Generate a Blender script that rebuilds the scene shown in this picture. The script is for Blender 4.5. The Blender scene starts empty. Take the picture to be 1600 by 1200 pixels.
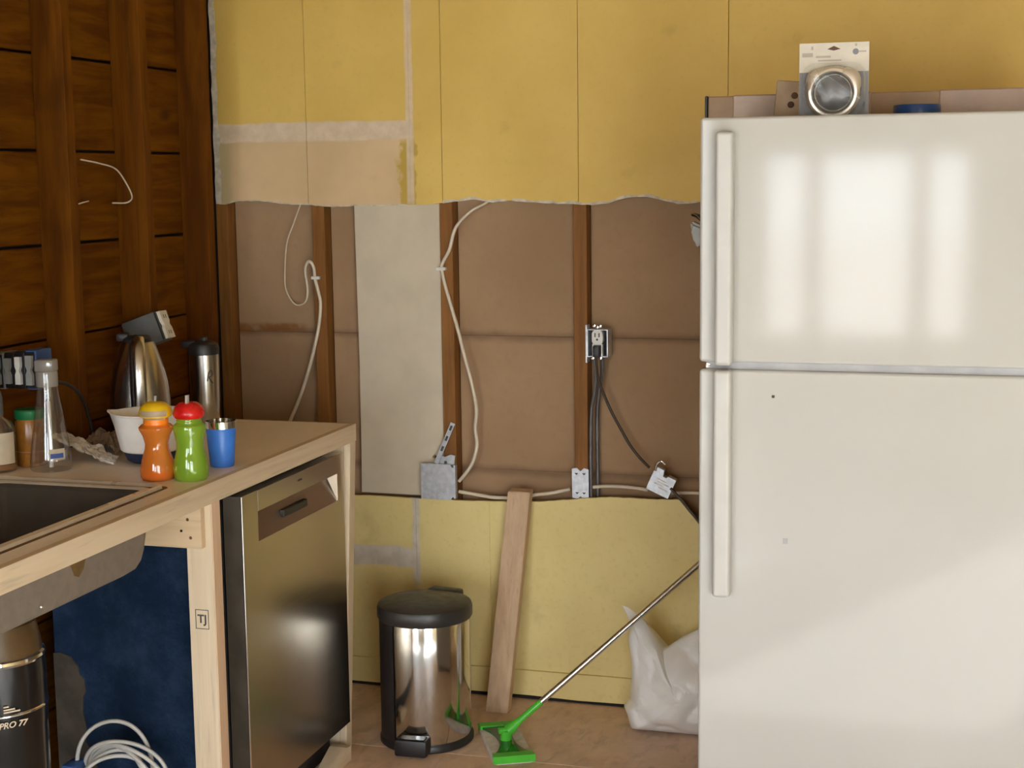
import bpy, bmesh, math, random
from mathutils import Vector, Matrix, noise as mnoise

random.seed(7)
scene = bpy.context.scene
COL = scene.collection
PI = math.pi

# ------------------------------------------------------------------ camera
cam_d = bpy.data.cameras.new('camera')
cam_d.sensor_width = 36.0
cam_d.lens = 36.0 * 2391.83 / 1600.0
cam_d.clip_start = 0.05
cam_d.clip_end = 200
cam = bpy.data.objects.new('camera', cam_d)
COL.objects.link(cam)
_r = Vector((0.957683, 0.28756243, -0.01229338))
_u = Vector((-0.02709991, 0.13260904, 0.99079788))
_f = Vector((-0.28654646, 0.94853713, -0.13479034))
cam.matrix_world = Matrix(((_r.x, _u.x, -_f.x, 0.0),
                           (_r.y, _u.y, -_f.y, -4.2981),
                           (_r.z, _u.z, -_f.z, 1.5719),
                           (0, 0, 0, 1)))
scene.camera = cam

# ------------------------------------------------------------------ sky / light
w = bpy.data.worlds.new('sky')
scene.world = w
w.use_nodes = True
bg = w.node_tree.nodes['Background']
bg.inputs['Color'].default_value = (0.90, 0.96, 1.03, 1)
bg.inputs['Strength'].default_value = 18.0

REAR = -6.05          # wall behind the camera, with the windows that light the room
RIGHT = 3.1
CEIL = 2.42
# openings in the rear wall: x0, x1, z0, z1
OPENINGS = [(-1.02, -0.80, 0.74, 1.67), (-0.745, -0.285, 0.74, 1.67), (-0.225, -0.02, 0.74, 1.67),
            (0.62, 1.64, 0.05, 1.96), (1.70, 2.72, 0.05, 1.96), (-2.12, -1.30, 0.05, 1.96)]  # last opening is an unseen door, enlarged to light back wall and counter
sun_d = bpy.data.lights.new('sun', 'SUN')
sun_d.energy = 42.0
sun_d.angle = math.radians(1.0)
sun_d.color = (1.0, 0.97, 0.92)
sun = bpy.data.objects.new('sun', sun_d)
_sd = Vector((-0.36, 0.82, -0.45))
sun.rotation_euler = _sd.to_track_quat('-Z', 'Y').to_euler()
sun.location = (3, -9, 5)
COL.objects.link(sun)
for (x0, x1, z0, z1) in OPENINGS:
    L = bpy.data.lights.new('window_portal', 'AREA')
    L.shape = 'RECTANGLE'; L.size = x1 - x0; L.size_y = z1 - z0
    L.cycles.is_portal = True
    lo = bpy.data.objects.new('window_portal', L)
    lo.location = ((x0 + x1) / 2, REAR - 0.08, (z0 + z1) / 2)
    lo.rotation_euler = (PI / 2, 0, 0)       # -Z of the lamp looks along +Y, into the room
    COL.objects.link(lo)

vs = scene.view_settings
vs.view_transform = 'Standard'
vs.look = 'None'
vs.gamma = 1.0
vs.use_curve_mapping = False
vs.exposure = -0.33
scene.cycles.max_bounces = 8
scene.cycles.diffuse_bounces = 5
scene.cycles.glossy_bounces = 5
scene.cycles.transparent_max_bounces = 12
scene.cycles.sample_clamp_indirect = 6.0

# ------------------------------------------------------------------ materials
class G:
    """small helper around a node tree"""
    def __init__(self, name):
        self.m = bpy.data.materials.new(name)
        self.m.use_nodes = True
        self.t = self.m.node_tree
        self.b = self.t.nodes['Principled BSDF']
        self.out = self.t.nodes['Material Output']
        self.tc = self.t.nodes.new('ShaderNodeTexCoord')
    def link(self, a, b): self.t.links.new(a, b)
    def put(self, sock, v):
        if hasattr(v, 'is_linked') or isinstance(v, bpy.types.NodeSocket): self.link(v, sock)
        elif isinstance(v, (tuple, list)) and len(v) == 3 and sock.type == 'RGBA': sock.default_value = (*v, 1)
        else: sock.default_value = v
    def math(self, op, a, b=0.0, clamp=False):
        n = self.t.nodes.new('ShaderNodeMath'); n.operation = op; n.use_clamp = clamp
        self.put(n.inputs[0], a); self.put(n.inputs[1], b); return n.outputs[0]
    def mix(self, f, a, b, mode='MIX'):
        n = self.t.nodes.new('ShaderNodeMix'); n.data_type = 'RGBA'; n.blend_type = mode
        self.put(n.inputs[0], f); self.put(n.inputs[6], a); self.put(n.inputs[7], b); return n.outputs[2]
    def coord(self, scale=(1, 1, 1), loc=(0, 0, 0)):
        n = self.t.nodes.new('ShaderNodeMapping'); self.link(self.tc.outputs['Object'], n.inputs[0])
        n.inputs['Scale'].default_value = scale; n.inputs['Location'].default_value = loc; return n.outputs[0]
    def xyz(self):
        n = self.t.nodes.new('ShaderNodeSeparateXYZ'); self.link(self.tc.outputs['Object'], n.inputs[0]); return n.outputs
    def noise(self, scale=5, detail=3, vec=None, rough=.55, dist=0):
        n = self.t.nodes.new('ShaderNodeTexNoise'); n.inputs['Scale'].default_value = scale
        n.inputs['Detail'].default_value = detail; n.inputs['Roughness'].default_value = rough
        n.inputs['Distortion'].default_value = dist
        self.link(vec if vec is not None else self.coord(), n.inputs['Vector']); return n.outputs[0]
    def ramp(self, v, lo, hi, a=0.0, b=1.0):
        n = self.t.nodes.new('ShaderNodeMapRange'); n.interpolation_type = 'SMOOTHSTEP'
        self.put(n.inputs[0], v); n.inputs[1].default_value = lo; n.inputs[2].default_value = hi
        n.inputs[3].default_value = a; n.inputs[4].default_value = b; return n.outputs[0]
    def band(self, v, lo, hi, soft):
        return self.math('MULTIPLY', self.ramp(v, lo - soft, lo + soft), self.ramp(v, hi - soft, hi + soft, 1, 0))
    def bump(self, h, strength=.2, dist=.01):
        n = self.t.nodes.new('ShaderNodeBump'); n.inputs['Strength'].default_value = strength
        n.inputs['Distance'].default_value = dist; self.put(n.inputs['Height'], h)
        self.link(n.outputs[0], self.b.inputs['Normal'])
    def set(self, col=None, rough=None, metal=None, spec=None, **kw):
        if col is not None: self.put(self.b.inputs['Base Color'], col)
        if rough is not None: self.put(self.b.inputs['Roughness'], rough)
        if metal is not None: self.put(self.b.inputs['Metallic'], metal)
        if spec is not None: self.put(self.b.inputs['Specular IOR Level'], spec)
        for k, v in kw.items(): self.put(self.b.inputs[k.replace('_', ' ')], v)
        return self.m

def plain(name, col, rough=.5, metal=0, var=.12, scale=20, bump=0, spec=.5, **kw):
    g = G(name)
    n = g.noise(scale, 4)
    dark = tuple(c * (1 - var) for c in col); lite = tuple(min(1, c * (1 + var)) for c in col)
    c = g.mix(g.ramp(n, .3, .7), dark, lite)
    if bump: g.bump(g.noise(scale * 3, 3), bump, .004)
    r = g.ramp(g.noise(scale * .7, 2), .3, .7, max(0, rough - .05), min(1, rough + .05))
    return g.set(c, r, metal, spec, **kw)

def wood(name, c1, c2, axis='z', scale=40, stretch=14, rough=.6, blotch=.35, knots=0.0, spec=.35, dark=(.02, .01, .004)):
    g = G(name)
    s = {'x': (1 / stretch, 1, 1), 'y': (1, 1 / stretch, 1), 'z': (1, 1, 1 / stretch)}[axis]
    v = g.coord(s)
    n1 = g.noise(scale, 5, v, .6, .6)
    n2 = g.noise(scale * 3, 3, v, .6)
    n3 = g.noise(3.5, 3)
    c = g.mix(g.ramp(n1, .3, .72), c1, c2)
    c = g.mix(g.math('MULTIPLY', g.ramp(n2, .55, .75), .35), c, tuple(k * .55 for k in c1))
    c = g.mix(g.math('MULTIPLY', g.ramp(n3, .5, .75), blotch), c, tuple(k * .5 for k in c1))
    if knots:
        vo = g.t.nodes.new('ShaderNodeTexVoronoi'); vo.inputs['Scale'].default_value = 5.0
        s2 = {'x': (.6, 1, 1), 'y': (1, .6, 1), 'z': (1, 1, .6)}[axis]
        g.link(g.coord(s2), vo.inputs['Vector'])
        k = g.ramp(vo.outputs['Distance'], .07, .17, knots, 0)
        c = g.mix(k, c, dark)
    g.bump(n2, .12, .002)
    return g.set(c, rough, 0, spec)

def metal(name, col=(.6, .6, .6), rough=.25, brush=None, **kw):
    g = G(name)
    s = {'x': (.02, 1, 1), 'y': (1, .02, 1), 'z': (1, 1, .02), None: (1, 1, 1)}[brush]
    n = g.noise(180 if brush else 30, 3, g.coord(s))
    c = g.mix(n, tuple(k * .97 for k in col), col)
    r = g.ramp(n, .3, .7, rough * .95, rough * 1.05)
    return g.set(c, r, 1.0, **kw)

def clear(name, tint=(.95, .95, .95), gloss=.10, milky=0.0, milk=(.8, .8, .8)):
    """thin-walled clear plastic or glass"""
    g = G(name); t = g.t
    tr = t.nodes.new('ShaderNodeBsdfTransparent'); tr.inputs[0].default_value = (*tint, 1)
    gl = t.nodes.new('ShaderNodeBsdfGlossy'); gl.inputs['Roughness'].default_value = .06
    df = t.nodes.new('ShaderNodeBsdfTranslucent'); df.inputs[0].default_value = (*milk, 1)
    d2 = t.nodes.new('ShaderNodeBsdfDiffuse'); d2.inputs[0].default_value = (*milk, 1)
    m0 = t.nodes.new('ShaderNodeMixShader'); m0.inputs[0].default_value = .5
    g.link(df.outputs[0], m0.inputs[1]); g.link(d2.outputs[0], m0.inputs[2])
    m1 = t.nodes.new('ShaderNodeMixShader'); m1.inputs[0].default_value = milky
    g.link(tr.outputs[0], m1.inputs[1]); g.link(m0.outputs[0], m1.inputs[2])
    lw = t.nodes.new('ShaderNodeLayerWeight'); lw.inputs[0].default_value = .25
    m2 = t.nodes.new('ShaderNodeMixShader')
    g.link(g.math('ADD', g.math('MULTIPLY', lw.outputs['Facing'], .5), gloss, True), m2.inputs[0])
    g.link(m1.outputs[0], m2.inputs[1]); g.link(gl.outputs[0], m2.inputs[2])
    g.link(m2.outputs[0], g.out.inputs['Surface'])
    return g.m

def yellow_upper():
    g = G('yellow_wall_paint_upper')
    x, y, z = g.xyz()
    j = g.math('MULTIPLY', g.math('SUBTRACT', g.noise(14, 4), .5), .035)
    jx = g.math('ADD', x, j); jz = g.math('ADD', z, j)
    n = g.noise(3.0, 4); nf = g.noise(60, 3)
    yel = g.mix(g.ramp(n, .3, .7), (.66, .44, .105), (.74, .51, .135))
    yel = g.mix(g.math('MULTIPLY', g.ramp(nf, .5, .8), .3), yel, (.58, .39, .09))
    beige = g.mix(g.ramp(g.noise(5, 3), .3, .7), (.62, .44, .24), (.71, .51, .29))
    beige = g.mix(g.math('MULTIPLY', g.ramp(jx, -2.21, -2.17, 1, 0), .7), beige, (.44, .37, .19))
    patch = g.math('MULTIPLY', g.ramp(jx, -1.632, -1.612, 1, 0), g.ramp(jz, 1.725, 1.74, 1, 0))
    c = g.mix(patch, yel, beige)
    st = g.math('MULTIPLY', g.band(g.math('ADD', x, g.math('MULTIPLY', g.math('SUBTRACT', g.noise(22, 3), .5), .06)), -1.638, -1.588, .006), g.ramp(z, 1.665, 1.69, 1, 0))
    c = g.mix(st, c, (.50, .33, .055))
    tape = g.mix(g.ramp(g.noise(26, 4), .3, .7), (.64, .50, .35), (.74, .60, .44))
    th = g.math('MULTIPLY', g.band(g.math('ADD', z, g.math('MULTIPLY', j, .4)), 1.683, 1.738, .004), g.ramp(x, -1.60, -1.588, 1, 0))
    tv = g.math('MULTIPLY', g.band(g.math('ADD', x, g.math('MULTIPLY', j, .25)), -1.616, -1.593, .003), g.ramp(z, 1.49, 1.51, .5, 1))
    c = g.mix(g.math('MAXIMUM', th, g.math('MULTIPLY', tv, .8)), c, tape)
    sm = g.math('MULTIPLY', g.ramp(g.noise(9, 5), .62, .8), .22)
    c = g.mix(sm, c, (.22, .16, .05))
    g.bump(nf, .08, .003)
    return g.set(c, .55, 0, .35)

def yellow_lower():
    g = G('yellow_wall_paint_lower')
    x, y, z = g.xyz()
    j = g.math('MULTIPLY', g.math('SUBTRACT', g.noise(14, 4), .5), .03)
    n = g.noise(3.0, 4); nf = g.noise(60, 3)
    yel = g.mix(g.ramp(n, .3, .7), (.72, .575, .235), (.79, .64, .28))  # paler than the upper yellow: cooler low daylight put into the colour
    yel = g.mix(g.math('MULTIPLY', g.ramp(nf, .5, .8), .25), yel, (.50, .38, .11))
    tape = g.mix(g.ramp(g.noise(26, 4), .3, .7), (.55, .48, .38), (.68, .60, .50))
    th = g.math('MULTIPLY', g.band(g.math('ADD', z, j), .384, .446, .006), g.ramp(x, -1.61, -1.60, 1, 0))
    tv = g.math('MULTIPLY', g.band(g.math('ADD', x, g.math('MULTIPLY', j, .35)), -1.622, -1.599, .003), g.ramp(z, .30, .36))
    c = g.mix(g.math('MAXIMUM', th, tv), yel, tape)
    dirt = g.math('MULTIPLY', g.ramp(g.noise(7, 5), .58, .8), .3)
    c = g.mix(dirt, c, (.30, .22, .07))
    g.bump(nf, .08, .003)
    return g.set(c, .5, 0, .4)

def sheathing():
    g = G('brown_sheathing')
    x, y, z = g.xyz()
    nf = g.noise(55, 4); n = g.noise(3, 3)
    c = g.mix(g.ramp(n, .3, .7), (.33, .205, .112), (.385, .245, .138))
    c = g.mix(g.math('MULTIPLY', g.ramp(nf, .45, .8), .3), c, (.29, .17, .105))
    jz = g.math('ADD', z, g.math('MULTIPLY', g.math('SUBTRACT', g.noise(10, 4), .5), .03))
    s = g.math('MAXIMUM', g.band(jz, 1.085, 1.108, .012), g.band(jz, .675, .70, .012))
    c = g.mix(g.math('MULTIPLY', s, .6), c, (.15, .085, .05))
    o = g.math('MULTIPLY', g.band(jz, 1.095, 1.122, .008), g.ramp(x, -2.01, -1.97, 1, 0))
    c = g.mix(g.math('MULTIPLY', g.math('MULTIPLY', o, g.ramp(g.noise(12, 3), .42, .6)), .8), c, (.22, .08, .015))
    g.bump(nf, .1, .003)
    return g.set(c, .8, 0, .2)

def floor_mat(name, c1, c2):
    g = G(name)
    n = g.noise(5, 6, None, .65, 1.2); n2 = g.noise(26, 5, g.coord((1, .35, 1)), .6, .8)
    c = g.mix(g.ramp(n, .3, .7), c1, c2)
    c = g.mix(g.math('MULTIPLY', g.ramp(n2, .45, .7), .45), c, tuple(k * .6 for k in c1))
    c = g.mix(g.math('MULTIPLY', g.ramp(g.noise(11, 5, None, .7), .6, .75), .35), c, (.42, .33, .27))
    g.bump(n2, .15, .003)
    return g.set(c, .5, 0, .5)

def foil_mat(name, col, rough):
    g = G(name)
    g.bump(g.noise(70, 4), .5, .006)
    return g.set(col, rough, .15, .9)

MAT = {}
MAT['yel_up'] = yellow_upper()
MAT['yel_lo'] = yellow_lower()
MAT['yel'] = plain('yellow_paint', (.58, .44, .12), .5, var=.08, scale=6)
MAT['paper'] = plain('torn_gypsum_paper', (.60, .53, .42), .9, var=.2, scale=40, bump=.4)
MAT['gyp'] = plain('white_gypsum_board', (.63, .54, .405), .8, var=.06, scale=8, bump=.05)
MAT['sheath'] = sheathing()
MAT['stud'] = wood('old_stud_wood', (.19, .072, .012), (.28, .115, .022), 'z', 45, 14, .65, .3)
MAT['oldboard'] = wood('stained_board_wood', (.095, .027, .001), (.19, .064, .0016), 'y', 26, 9, .7, .45, .8, spec=.12)
MAT['oldstud'] = wood('stained_stud_wood', (.083, .023, .001), (.16, .050, .0016), 'z', 26, 10, .7, .55, .8, spec=.12)
MAT['black'] = plain('dark_cavity', (.012, .008, .006), .9, var=.1)
MAT['floor'] = floor_mat('plywood_floor', (.63, .45, .32), (.78, .58, .44))
MAT['floor2'] = floor_mat('plywood_floor_warm', (.62, .42, .27), (.73, .52, .36))
MAT['floor_pale'] = plain('pale_floor_paint', (.62, .64, .66), .6, var=.06, scale=5)  # unseen floor made pale to bounce neutral light onto the fridge
MAT['ceil'] = plain('ceiling_paint', (.42, .29, .145), .9, var=.05, scale=4)
MAT['wallr'] = plain('side_wall_paint', (.55, .44, .22), .8, var=.05, scale=4)
MAT['white'] = plain('white_frame_paint', (.75, .73, .68), .5, var=.04)
MAT['pane'] = clear('window_glass', (.97, .98, .98), .03)
MAT['pine'] = wood('new_pine', (.68, .54, .37), (.79, .66, .48), 'z', 30, 18, .55, .12, .12, dark=(.30, .17, .07))
MAT['pine_x'] = wood('new_pine_cross', (.62, .45, .27), (.72, .55, .36), 'x', 30, 16, .6, .15)
MAT['pine_y'] = wood('new_pine_edge', (.64, .50, .34), (.75, .61, .43), 'y', 30, 18, .55, .12)
MAT['pine_edge'] = wood('pine_sawn_edge', (.70, .48, .31), (.78, .56, .38), 'z', 30, 18, .6, .1)
MAT['lumber'] = wood('lumber_leaning', (.50, .33, .195), (.62, .43, .27), 'z', 40, 14, .6, .15, .15, dark=(.16, .08, .03))
MAT['ink'] = plain('stamp_ink', (.06, .055, .05), .8, var=.2)

def counter_mat():
    g = G('raw_countertop')
    n = g.noise(7, 5, g.coord((1, .4, 1)), .6, .5); n2 = g.noise(90, 3)
    c = g.mix(g.ramp(n, .35, .7), (.87, .755, .62), (.94, .85, .74))
    c = g.mix(g.math('MULTIPLY', g.ramp(n2, .5, .8), .25), c, (.56, .44, .33))
    x, y, z = g.xyz()
    jy = g.math('ADD', y, g.math('MULTIPLY', g.math('SUBTRACT', g.noise(6, 3), .5), .25))
    st = g.math('MULTIPLY', g.ramp(jy, -.80, -.70), g.ramp(x, -1.86, -1.80, 1, 0))
    c = g.mix(g.math('MULTIPLY', st, .55), c, (.50, .28, .11))
    gr = g.math('MULTIPLY', g.ramp(jy, -1.05, -1.2), g.ramp(x, -1.66, -1.63, 1, .4))
    c = g.mix(g.math('MULTIPLY', gr, .55), c, (.60, .55, .50))
    near = g.math('MULTIPLY', g.ramp(x, -1.655, -1.64), g.ramp(jy, -1.15, -1.4))
    c = g.mix(g.math('MULTIPLY', near, .8), c, (.78, .67, .52))
    r = g.ramp(n, .3, .7, .3, .5)
    return g.set(c, r, 0, .5)
MAT['ctop'] = counter_mat()
MAT['steel'] = metal('brushed_steel', (.56, .54, .51), .24, 'z')
MAT['steel_dw'] = metal('brushed_steel_door', (.50, .45, .38), .25, 'y')
MAT['steel_can'] = metal('polished_steel_can', (.66, .65, .63), .12, 'z')
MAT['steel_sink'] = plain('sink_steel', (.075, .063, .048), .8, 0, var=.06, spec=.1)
MAT['sink_rim'] = plain('sink_rim_steel', (.80, .72, .60), .32, .35, var=.08)
MAT['pocket'] = metal('pocket_steel', (.46, .39, .32), .34)
MAT['chrome'] = metal('chrome', (.82, .81, .79), .08)
MAT['satin'] = plain('satin_steel', (.80, .74, .64), .28, .6, var=.05)
MAT['clipmetal'] = metal('clip_metal', (.22, .215, .205), .14)
MAT['galv'] = plain('galvanized_steel', (.56, .58, .62), .42, .55, var=.14, scale=60)
MAT['pole'] = metal('mop_pole_steel', (.72, .71, .70), .22)
MAT['undercoat'] = plain('sink_undercoat', (.225, .18, .14), .85, var=.07, scale=50, bump=.1)
MAT['brownstain'] = plain('bare_rusty_pad', (.17, .095, .025), .8, var=.2)  # rust stain, also used for the painted shade on the sink rim
MAT['blk'] = plain('black_plastic', (.016, .014, .014), .42, var=.15)
MAT['blk_gloss'] = plain('black_gloss_plastic', (.012, .010, .009), .2, var=.1)
MAT['lid'] = plain('black_lid_plastic', (.030, .027, .025), .38, var=.1, scale=60)
MAT['brownglass'] = plain('brown_mount_ring', (.10, .055, .018), .4, var=.2)
MAT['tubside'] = plain('grey_tub_pad', (.060, .047, .034), .95, var=.25, scale=18, bump=.4)
MAT['dwside'] = plain('dishwasher_side_metal', (.10, .085, .065), .5, .4, var=.2, scale=12)

def denim():
    g = G('navy_insulation')
    n = g.noise(9, 5, None, .7); n2 = g.noise(120, 3)
    c = g.mix(g.ramp(n, .35, .75), (.010, .022, .050), (.026, .050, .098))
    c = g.mix(g.math('MULTIPLY', g.ramp(g.noise(45, 4), .66, .8), .35), c, (.09, .12, .17))
    g.bump(n2, .5, .006)
    return g.set(c, 1.0, 0, .1)
MAT['denim'] = denim()

def fridge_mat():
    g = G('fridge_white_enamel')
    n = g.noise(260, 2)
    g.bump(n, .012, .0006)
    c = g.mix(g.ramp(g.noise(2, 2), .3, .7), (.45, .435, .40), (.475, .46, .425))
    return g.set(c, .075, 0, .36)
MAT['fridge'] = fridge_mat()
MAT['fridge_h'] = plain('fridge_handle_plastic', (.47, .455, .42), .35, var=.03)
MAT['gasket'] = plain('grey_gasket', (.34, .33, .33), .5, var=.1)
MAT['gold'] = plain('golden_plastic', (.80, .50, .01), .32, var=.06)
MAT['red'] = plain('red_plastic', (.62, .012, .010), .25, var=.08)
def tinted(name, col, milky=.65, gl=.08):
    return clear(name, tuple(min(1, .25 + k) for k in col), gl, milky, col)
MAT['orange'] = tinted('orange_translucent_plastic', (1.0, .36, .05), .85)
MAT['green'] = tinted('green_translucent_plastic', (.42, .70, .06), .86)
MAT['orange_s'] = plain('orange_plastic', (.95, .25, .015), .35, var=.06)
MAT['straw'] = clear('clear_straw', (.85, .85, .82), .08, .6, (.75, .72, .65))
MAT['blue'] = plain('blue_powder_coat', (.05, .21, .75), .38, var=.05)
MAT['bowl'] = plain('white_bowl_plastic', (.94, .92, .88), .35, var=.04)
MAT['navy'] = plain('navy_rubber', (.012, .028, .085), .5, var=.1)
MAT['blister'] = clear('blister_plastic', (.97, .97, .96), .015)
MAT['clear'] = clear('clear_plastic', (.93, .93, .92), .10, .07, (.6, .6, .58))
MAT['milky'] = clear('milky_plastic', (.85, .85, .83), .08, .62, (.66, .63, .58))
MAT['tube_white'] = plain('white_dip_tube', (.92, .92, .92), .3, var=.02)
MAT['pb'] = plain('brown_jar_content', (.33, .13, .02), .25, var=.2, scale=30)
MAT['greenlid'] = plain('green_jar_lid', (.012, .17, .05), .4, var=.1)
MAT['label'] = plain('cream_paper_label', (.62, .53, .38), .6, var=.1)
MAT['labelblue'] = plain('blue_print', (.05, .11, .36), .5, var=.1)
MAT['foil'] = foil_mat('aluminium_foil', (.95, .93, .90), .22)
MAT['brownfoil'] = foil_mat('brown_foil', (.24, .16, .10), .28)
MAT['grey'] = plain('grey_plastic', (.115, .115, .11), .6, var=.12)
MAT['grey_l'] = plain('pale_grey_plastic', (.32, .32, .30), .55, var=.12)
MAT['ivory'] = plain('ivory_device_plastic', (.70, .66, .56), .35, var=.06)
MAT['whitedev'] = plain('white_device_plastic', (.80, .78, .72), .3, var=.04)
MAT['bluebox'] = plain('blue_box_plastic', (.035, .09, .26), .5, var=.15)
MAT['nm'] = plain('cream_cable_jacket', (.68, .58, .44), .5, var=.08)
MAT['nmw'] = plain('white_cable_jacket', (.62, .60, .56), .45, var=.06)
MAT['bx'] = plain('grey_cable_jacket', (.13, .12, .12), .4, .3, var=.15)
MAT['cord'] = plain('black_cord', (.022, .017, .013), .5, var=.15)
MAT['brncord'] = plain('brown_cord', (.055, .035, .020), .5, var=.15)
MAT['mopgreen'] = plain('bright_green_plastic', (.07, .48, .03), .35, var=.08)
MAT['mopgreen_d'] = clear('dark_green_plastic', (.25, .55, .25), .08, .92, (.02, .25, .03))
MAT['mopcloth'] = plain('white_mop_cloth', (.62, .58, .53), .9, var=.12, scale=50, bump=.2)
def bag_mat():
    g = G('white_plastic_film')
    n = g.noise(9, 4, None, .6, 1.5)
    g.bump(n, .25, .02)
    return g.set((.93, .93, .92), .30, 0, .5)
MAT['bag'] = bag_mat()
MAT['carton'] = plain('brown_carton', (.36, .245, .15), .6, var=.18, scale=7)
MAT['carton_p'] = plain('pink_brown_film', (.42, .31, .24), .35, var=.15, scale=9)
MAT['tan'] = plain('tan_plastic', (.42, .31, .20), .5, var=.1)
MAT['hole'] = plain('dark_brown_hole', (.10, .05, .025), .8, var=.1)
MAT['card'] = plain('pale_card', (.62, .57, .48), .6, var=.06)
MAT['cardgrey'] = plain('grey_card_print', (.19, .19, .205), .5, var=.06)
MAT['print'] = plain('grey_print', (.40, .36, .30), .7, var=.05)
MAT['mesh'] = plain('strainer_mesh', (.17, .17, .18), .32, .4, var=.05)
MAT['bluelid'] = plain('blue_lid_plastic', (.01, .055, .20), .35, var=.15)
MAT['txt'] = plain('cream_lettering', (.62, .50, .36), .6, var=.05)
MAT['grass'] = plain('yard_ground', (.62, .60, .55), .95, var=.15, scale=1)

# ------------------------------------------------------------------ mesh helpers
def box(bm, x0, x1, y0, y1, z0, z1, bev=0.0, seg=2, M=None):
    vs_ = [bm.verts.new((x, y, z)) for x in (x0, x1) for y in (y0, y1) for z in (z0, z1)]
    idx = [(0, 1, 3, 2), (4, 6, 7, 5), (0, 4, 5, 1), (2, 3, 7, 6), (0, 2, 6, 4), (1, 5, 7, 3)]
    fs = [bm.faces.new([vs_[i] for i in f]) for f in idx]
    if bev > 0:
        es = list({e for f in fs for e in f.edges})
        r = bmesh.ops.bevel(bm, geom=es, offset=bev, segments=seg, affect='EDGES', profile=.5)
        vs_ = list({v for f in r['faces'] for v in f.verts} | {v for v in vs_ if v.is_valid})
    if M is not None: bmesh.ops.transform(bm, matrix=M, verts=[v for v in vs_ if v.is_valid])
    return vs_

def prism(bm, pts, axis, a, b, M=None):
    """extrude a polygon (2D points) along an axis from a to b"""
    def P(p, t):
        return {'x': (t, p[0], p[1]), 'y': (p[0], t, p[1]), 'z': (p[0], p[1], t)}[axis]
    A = [bm.verts.new(P(p, a)) for p in pts]; B = [bm.verts.new(P(p, b)) for p in pts]
    n = len(pts)
    for i in range(n): bm.faces.new((A[i], A[(i + 1) % n], B[(i + 1) % n], B[i]))
    bm.faces.new(A[::-1]); bm.faces.new(B)
    if M is not None: bmesh.ops.transform(bm, matrix=M, verts=A + B)
    return A + B

def lathe(bm, prof, seg=40, c=(0, 0, 0), a0=0.0, a1=2 * PI, fn=None, M=None):
    full = abs(a1 - a0 - 2 * PI) < 1e-6
    n = seg if full else seg + 1
    rings = []
    for r, z in prof:
        ring = []
        for i in range(n):
            a = a0 + (a1 - a0) * i / seg
            p = Vector((r * math.cos(a), r * math.sin(a), z))
            if fn: p = fn(p, a)
            ring.append(bm.verts.new(p + Vector(c)))
        rings.append(ring)
    for j in range(len(rings) - 1):
        for i in range(seg):
            k = (i + 1) % n
            try: bm.faces.new((rings[j][i], rings[j][k], rings[j + 1][k], rings[j + 1][i]))
            except ValueError: pass
    bmesh.ops.remove_doubles(bm, verts=[v for r_ in rings for v in r_], dist=1e-6)
    if M is not None: bmesh.ops.transform(bm, matrix=M, verts=[v for r_ in rings for v in r_ if v.is_valid])

def smooth_path(pts, sub=6):
    P = [Vector(p) for p in pts]
    if len(P) < 3: return P
    P = [P[0] * 2 - P[1]] + P + [P[-1] * 2 - P[-2]]
    out = []
    for i in range(1, len(P) - 2):
        for k in range(sub):
            t = k / sub; p0, p1, p2, p3 = P[i - 1], P[i], P[i + 1], P[i + 2]
            out.append(.5 * ((2 * p1) + (p2 - p0) * t + (2 * p0 - 5 * p1 + 4 * p2 - p3) * t * t + (3 * p1 - p0 - 3 * p2 + p3) * t ** 3))
    out.append(P[-2]); return out

def tube(bm, pts, r, sub=6, seg=8, flat=1.0):
    P = smooth_path(pts, sub) if sub else [Vector(p) for p in pts]
    up = Vector((0, 0, 1)); prev = None; rings = []
    for i, p in enumerate(P):
        t = (P[min(i + 1, len(P) - 1)] - P[max(i - 1, 0)]).normalized()
        if prev is None:
            n = t.cross(up)
            if n.length < .05: n = t.cross(Vector((0, 1, 0)))
            n.normalize()
        else:
            n = (prev - t * prev.dot(t)).normalized()
        prev = n; b = t.cross(n)
        rr = r(i / (len(P) - 1)) if callable(r) else r
        rings.append([bm.verts.new(p + rr * (math.cos(2 * PI * k / seg) * n + flat * math.sin(2 * PI * k / seg) * b)) for k in range(seg)])
    for j in range(len(rings) - 1):
        for k in range(seg):
            bm.faces.new((rings[j][k], rings[j][(k + 1) % seg], rings[j + 1][(k + 1) % seg], rings[j + 1][k]))
    bm.faces.new(rings[0][::-1]); bm.faces.new(rings[-1])

def rrect(x0, x1, y0, y1, r, n=6):
    pts = []
    for cx, cy, a in ((x1 - r, y1 - r, 0), (x0 + r, y1 - r, PI / 2), (x0 + r, y0 + r, PI), (x1 - r, y0 + r, 1.5 * PI)):
        for k in range(n + 1):
            t = a + PI / 2 * k / n; pts.append((cx + r * math.cos(t), cy + r * math.sin(t)))
    return pts

def loft(bm, loops, cap_first=False, cap_last=False):
    R = [[bm.verts.new(p) for p in L] for L in loops]
    n = len(R[0])
    for j in range(len(R) - 1):
        for i in range(n): bm.faces.new((R[j][i], R[j][(i + 1) % n], R[j + 1][(i + 1) % n], R[j + 1][i]))
    if cap_first: bm.faces.new(R[0][::-1])
    if cap_last: bm.faces.new(R[-1])

def world_of(o):
    m = o.matrix_basis.copy()
    while o.parent: o = o.parent; m = o.matrix_basis @ m
    return m

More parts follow.
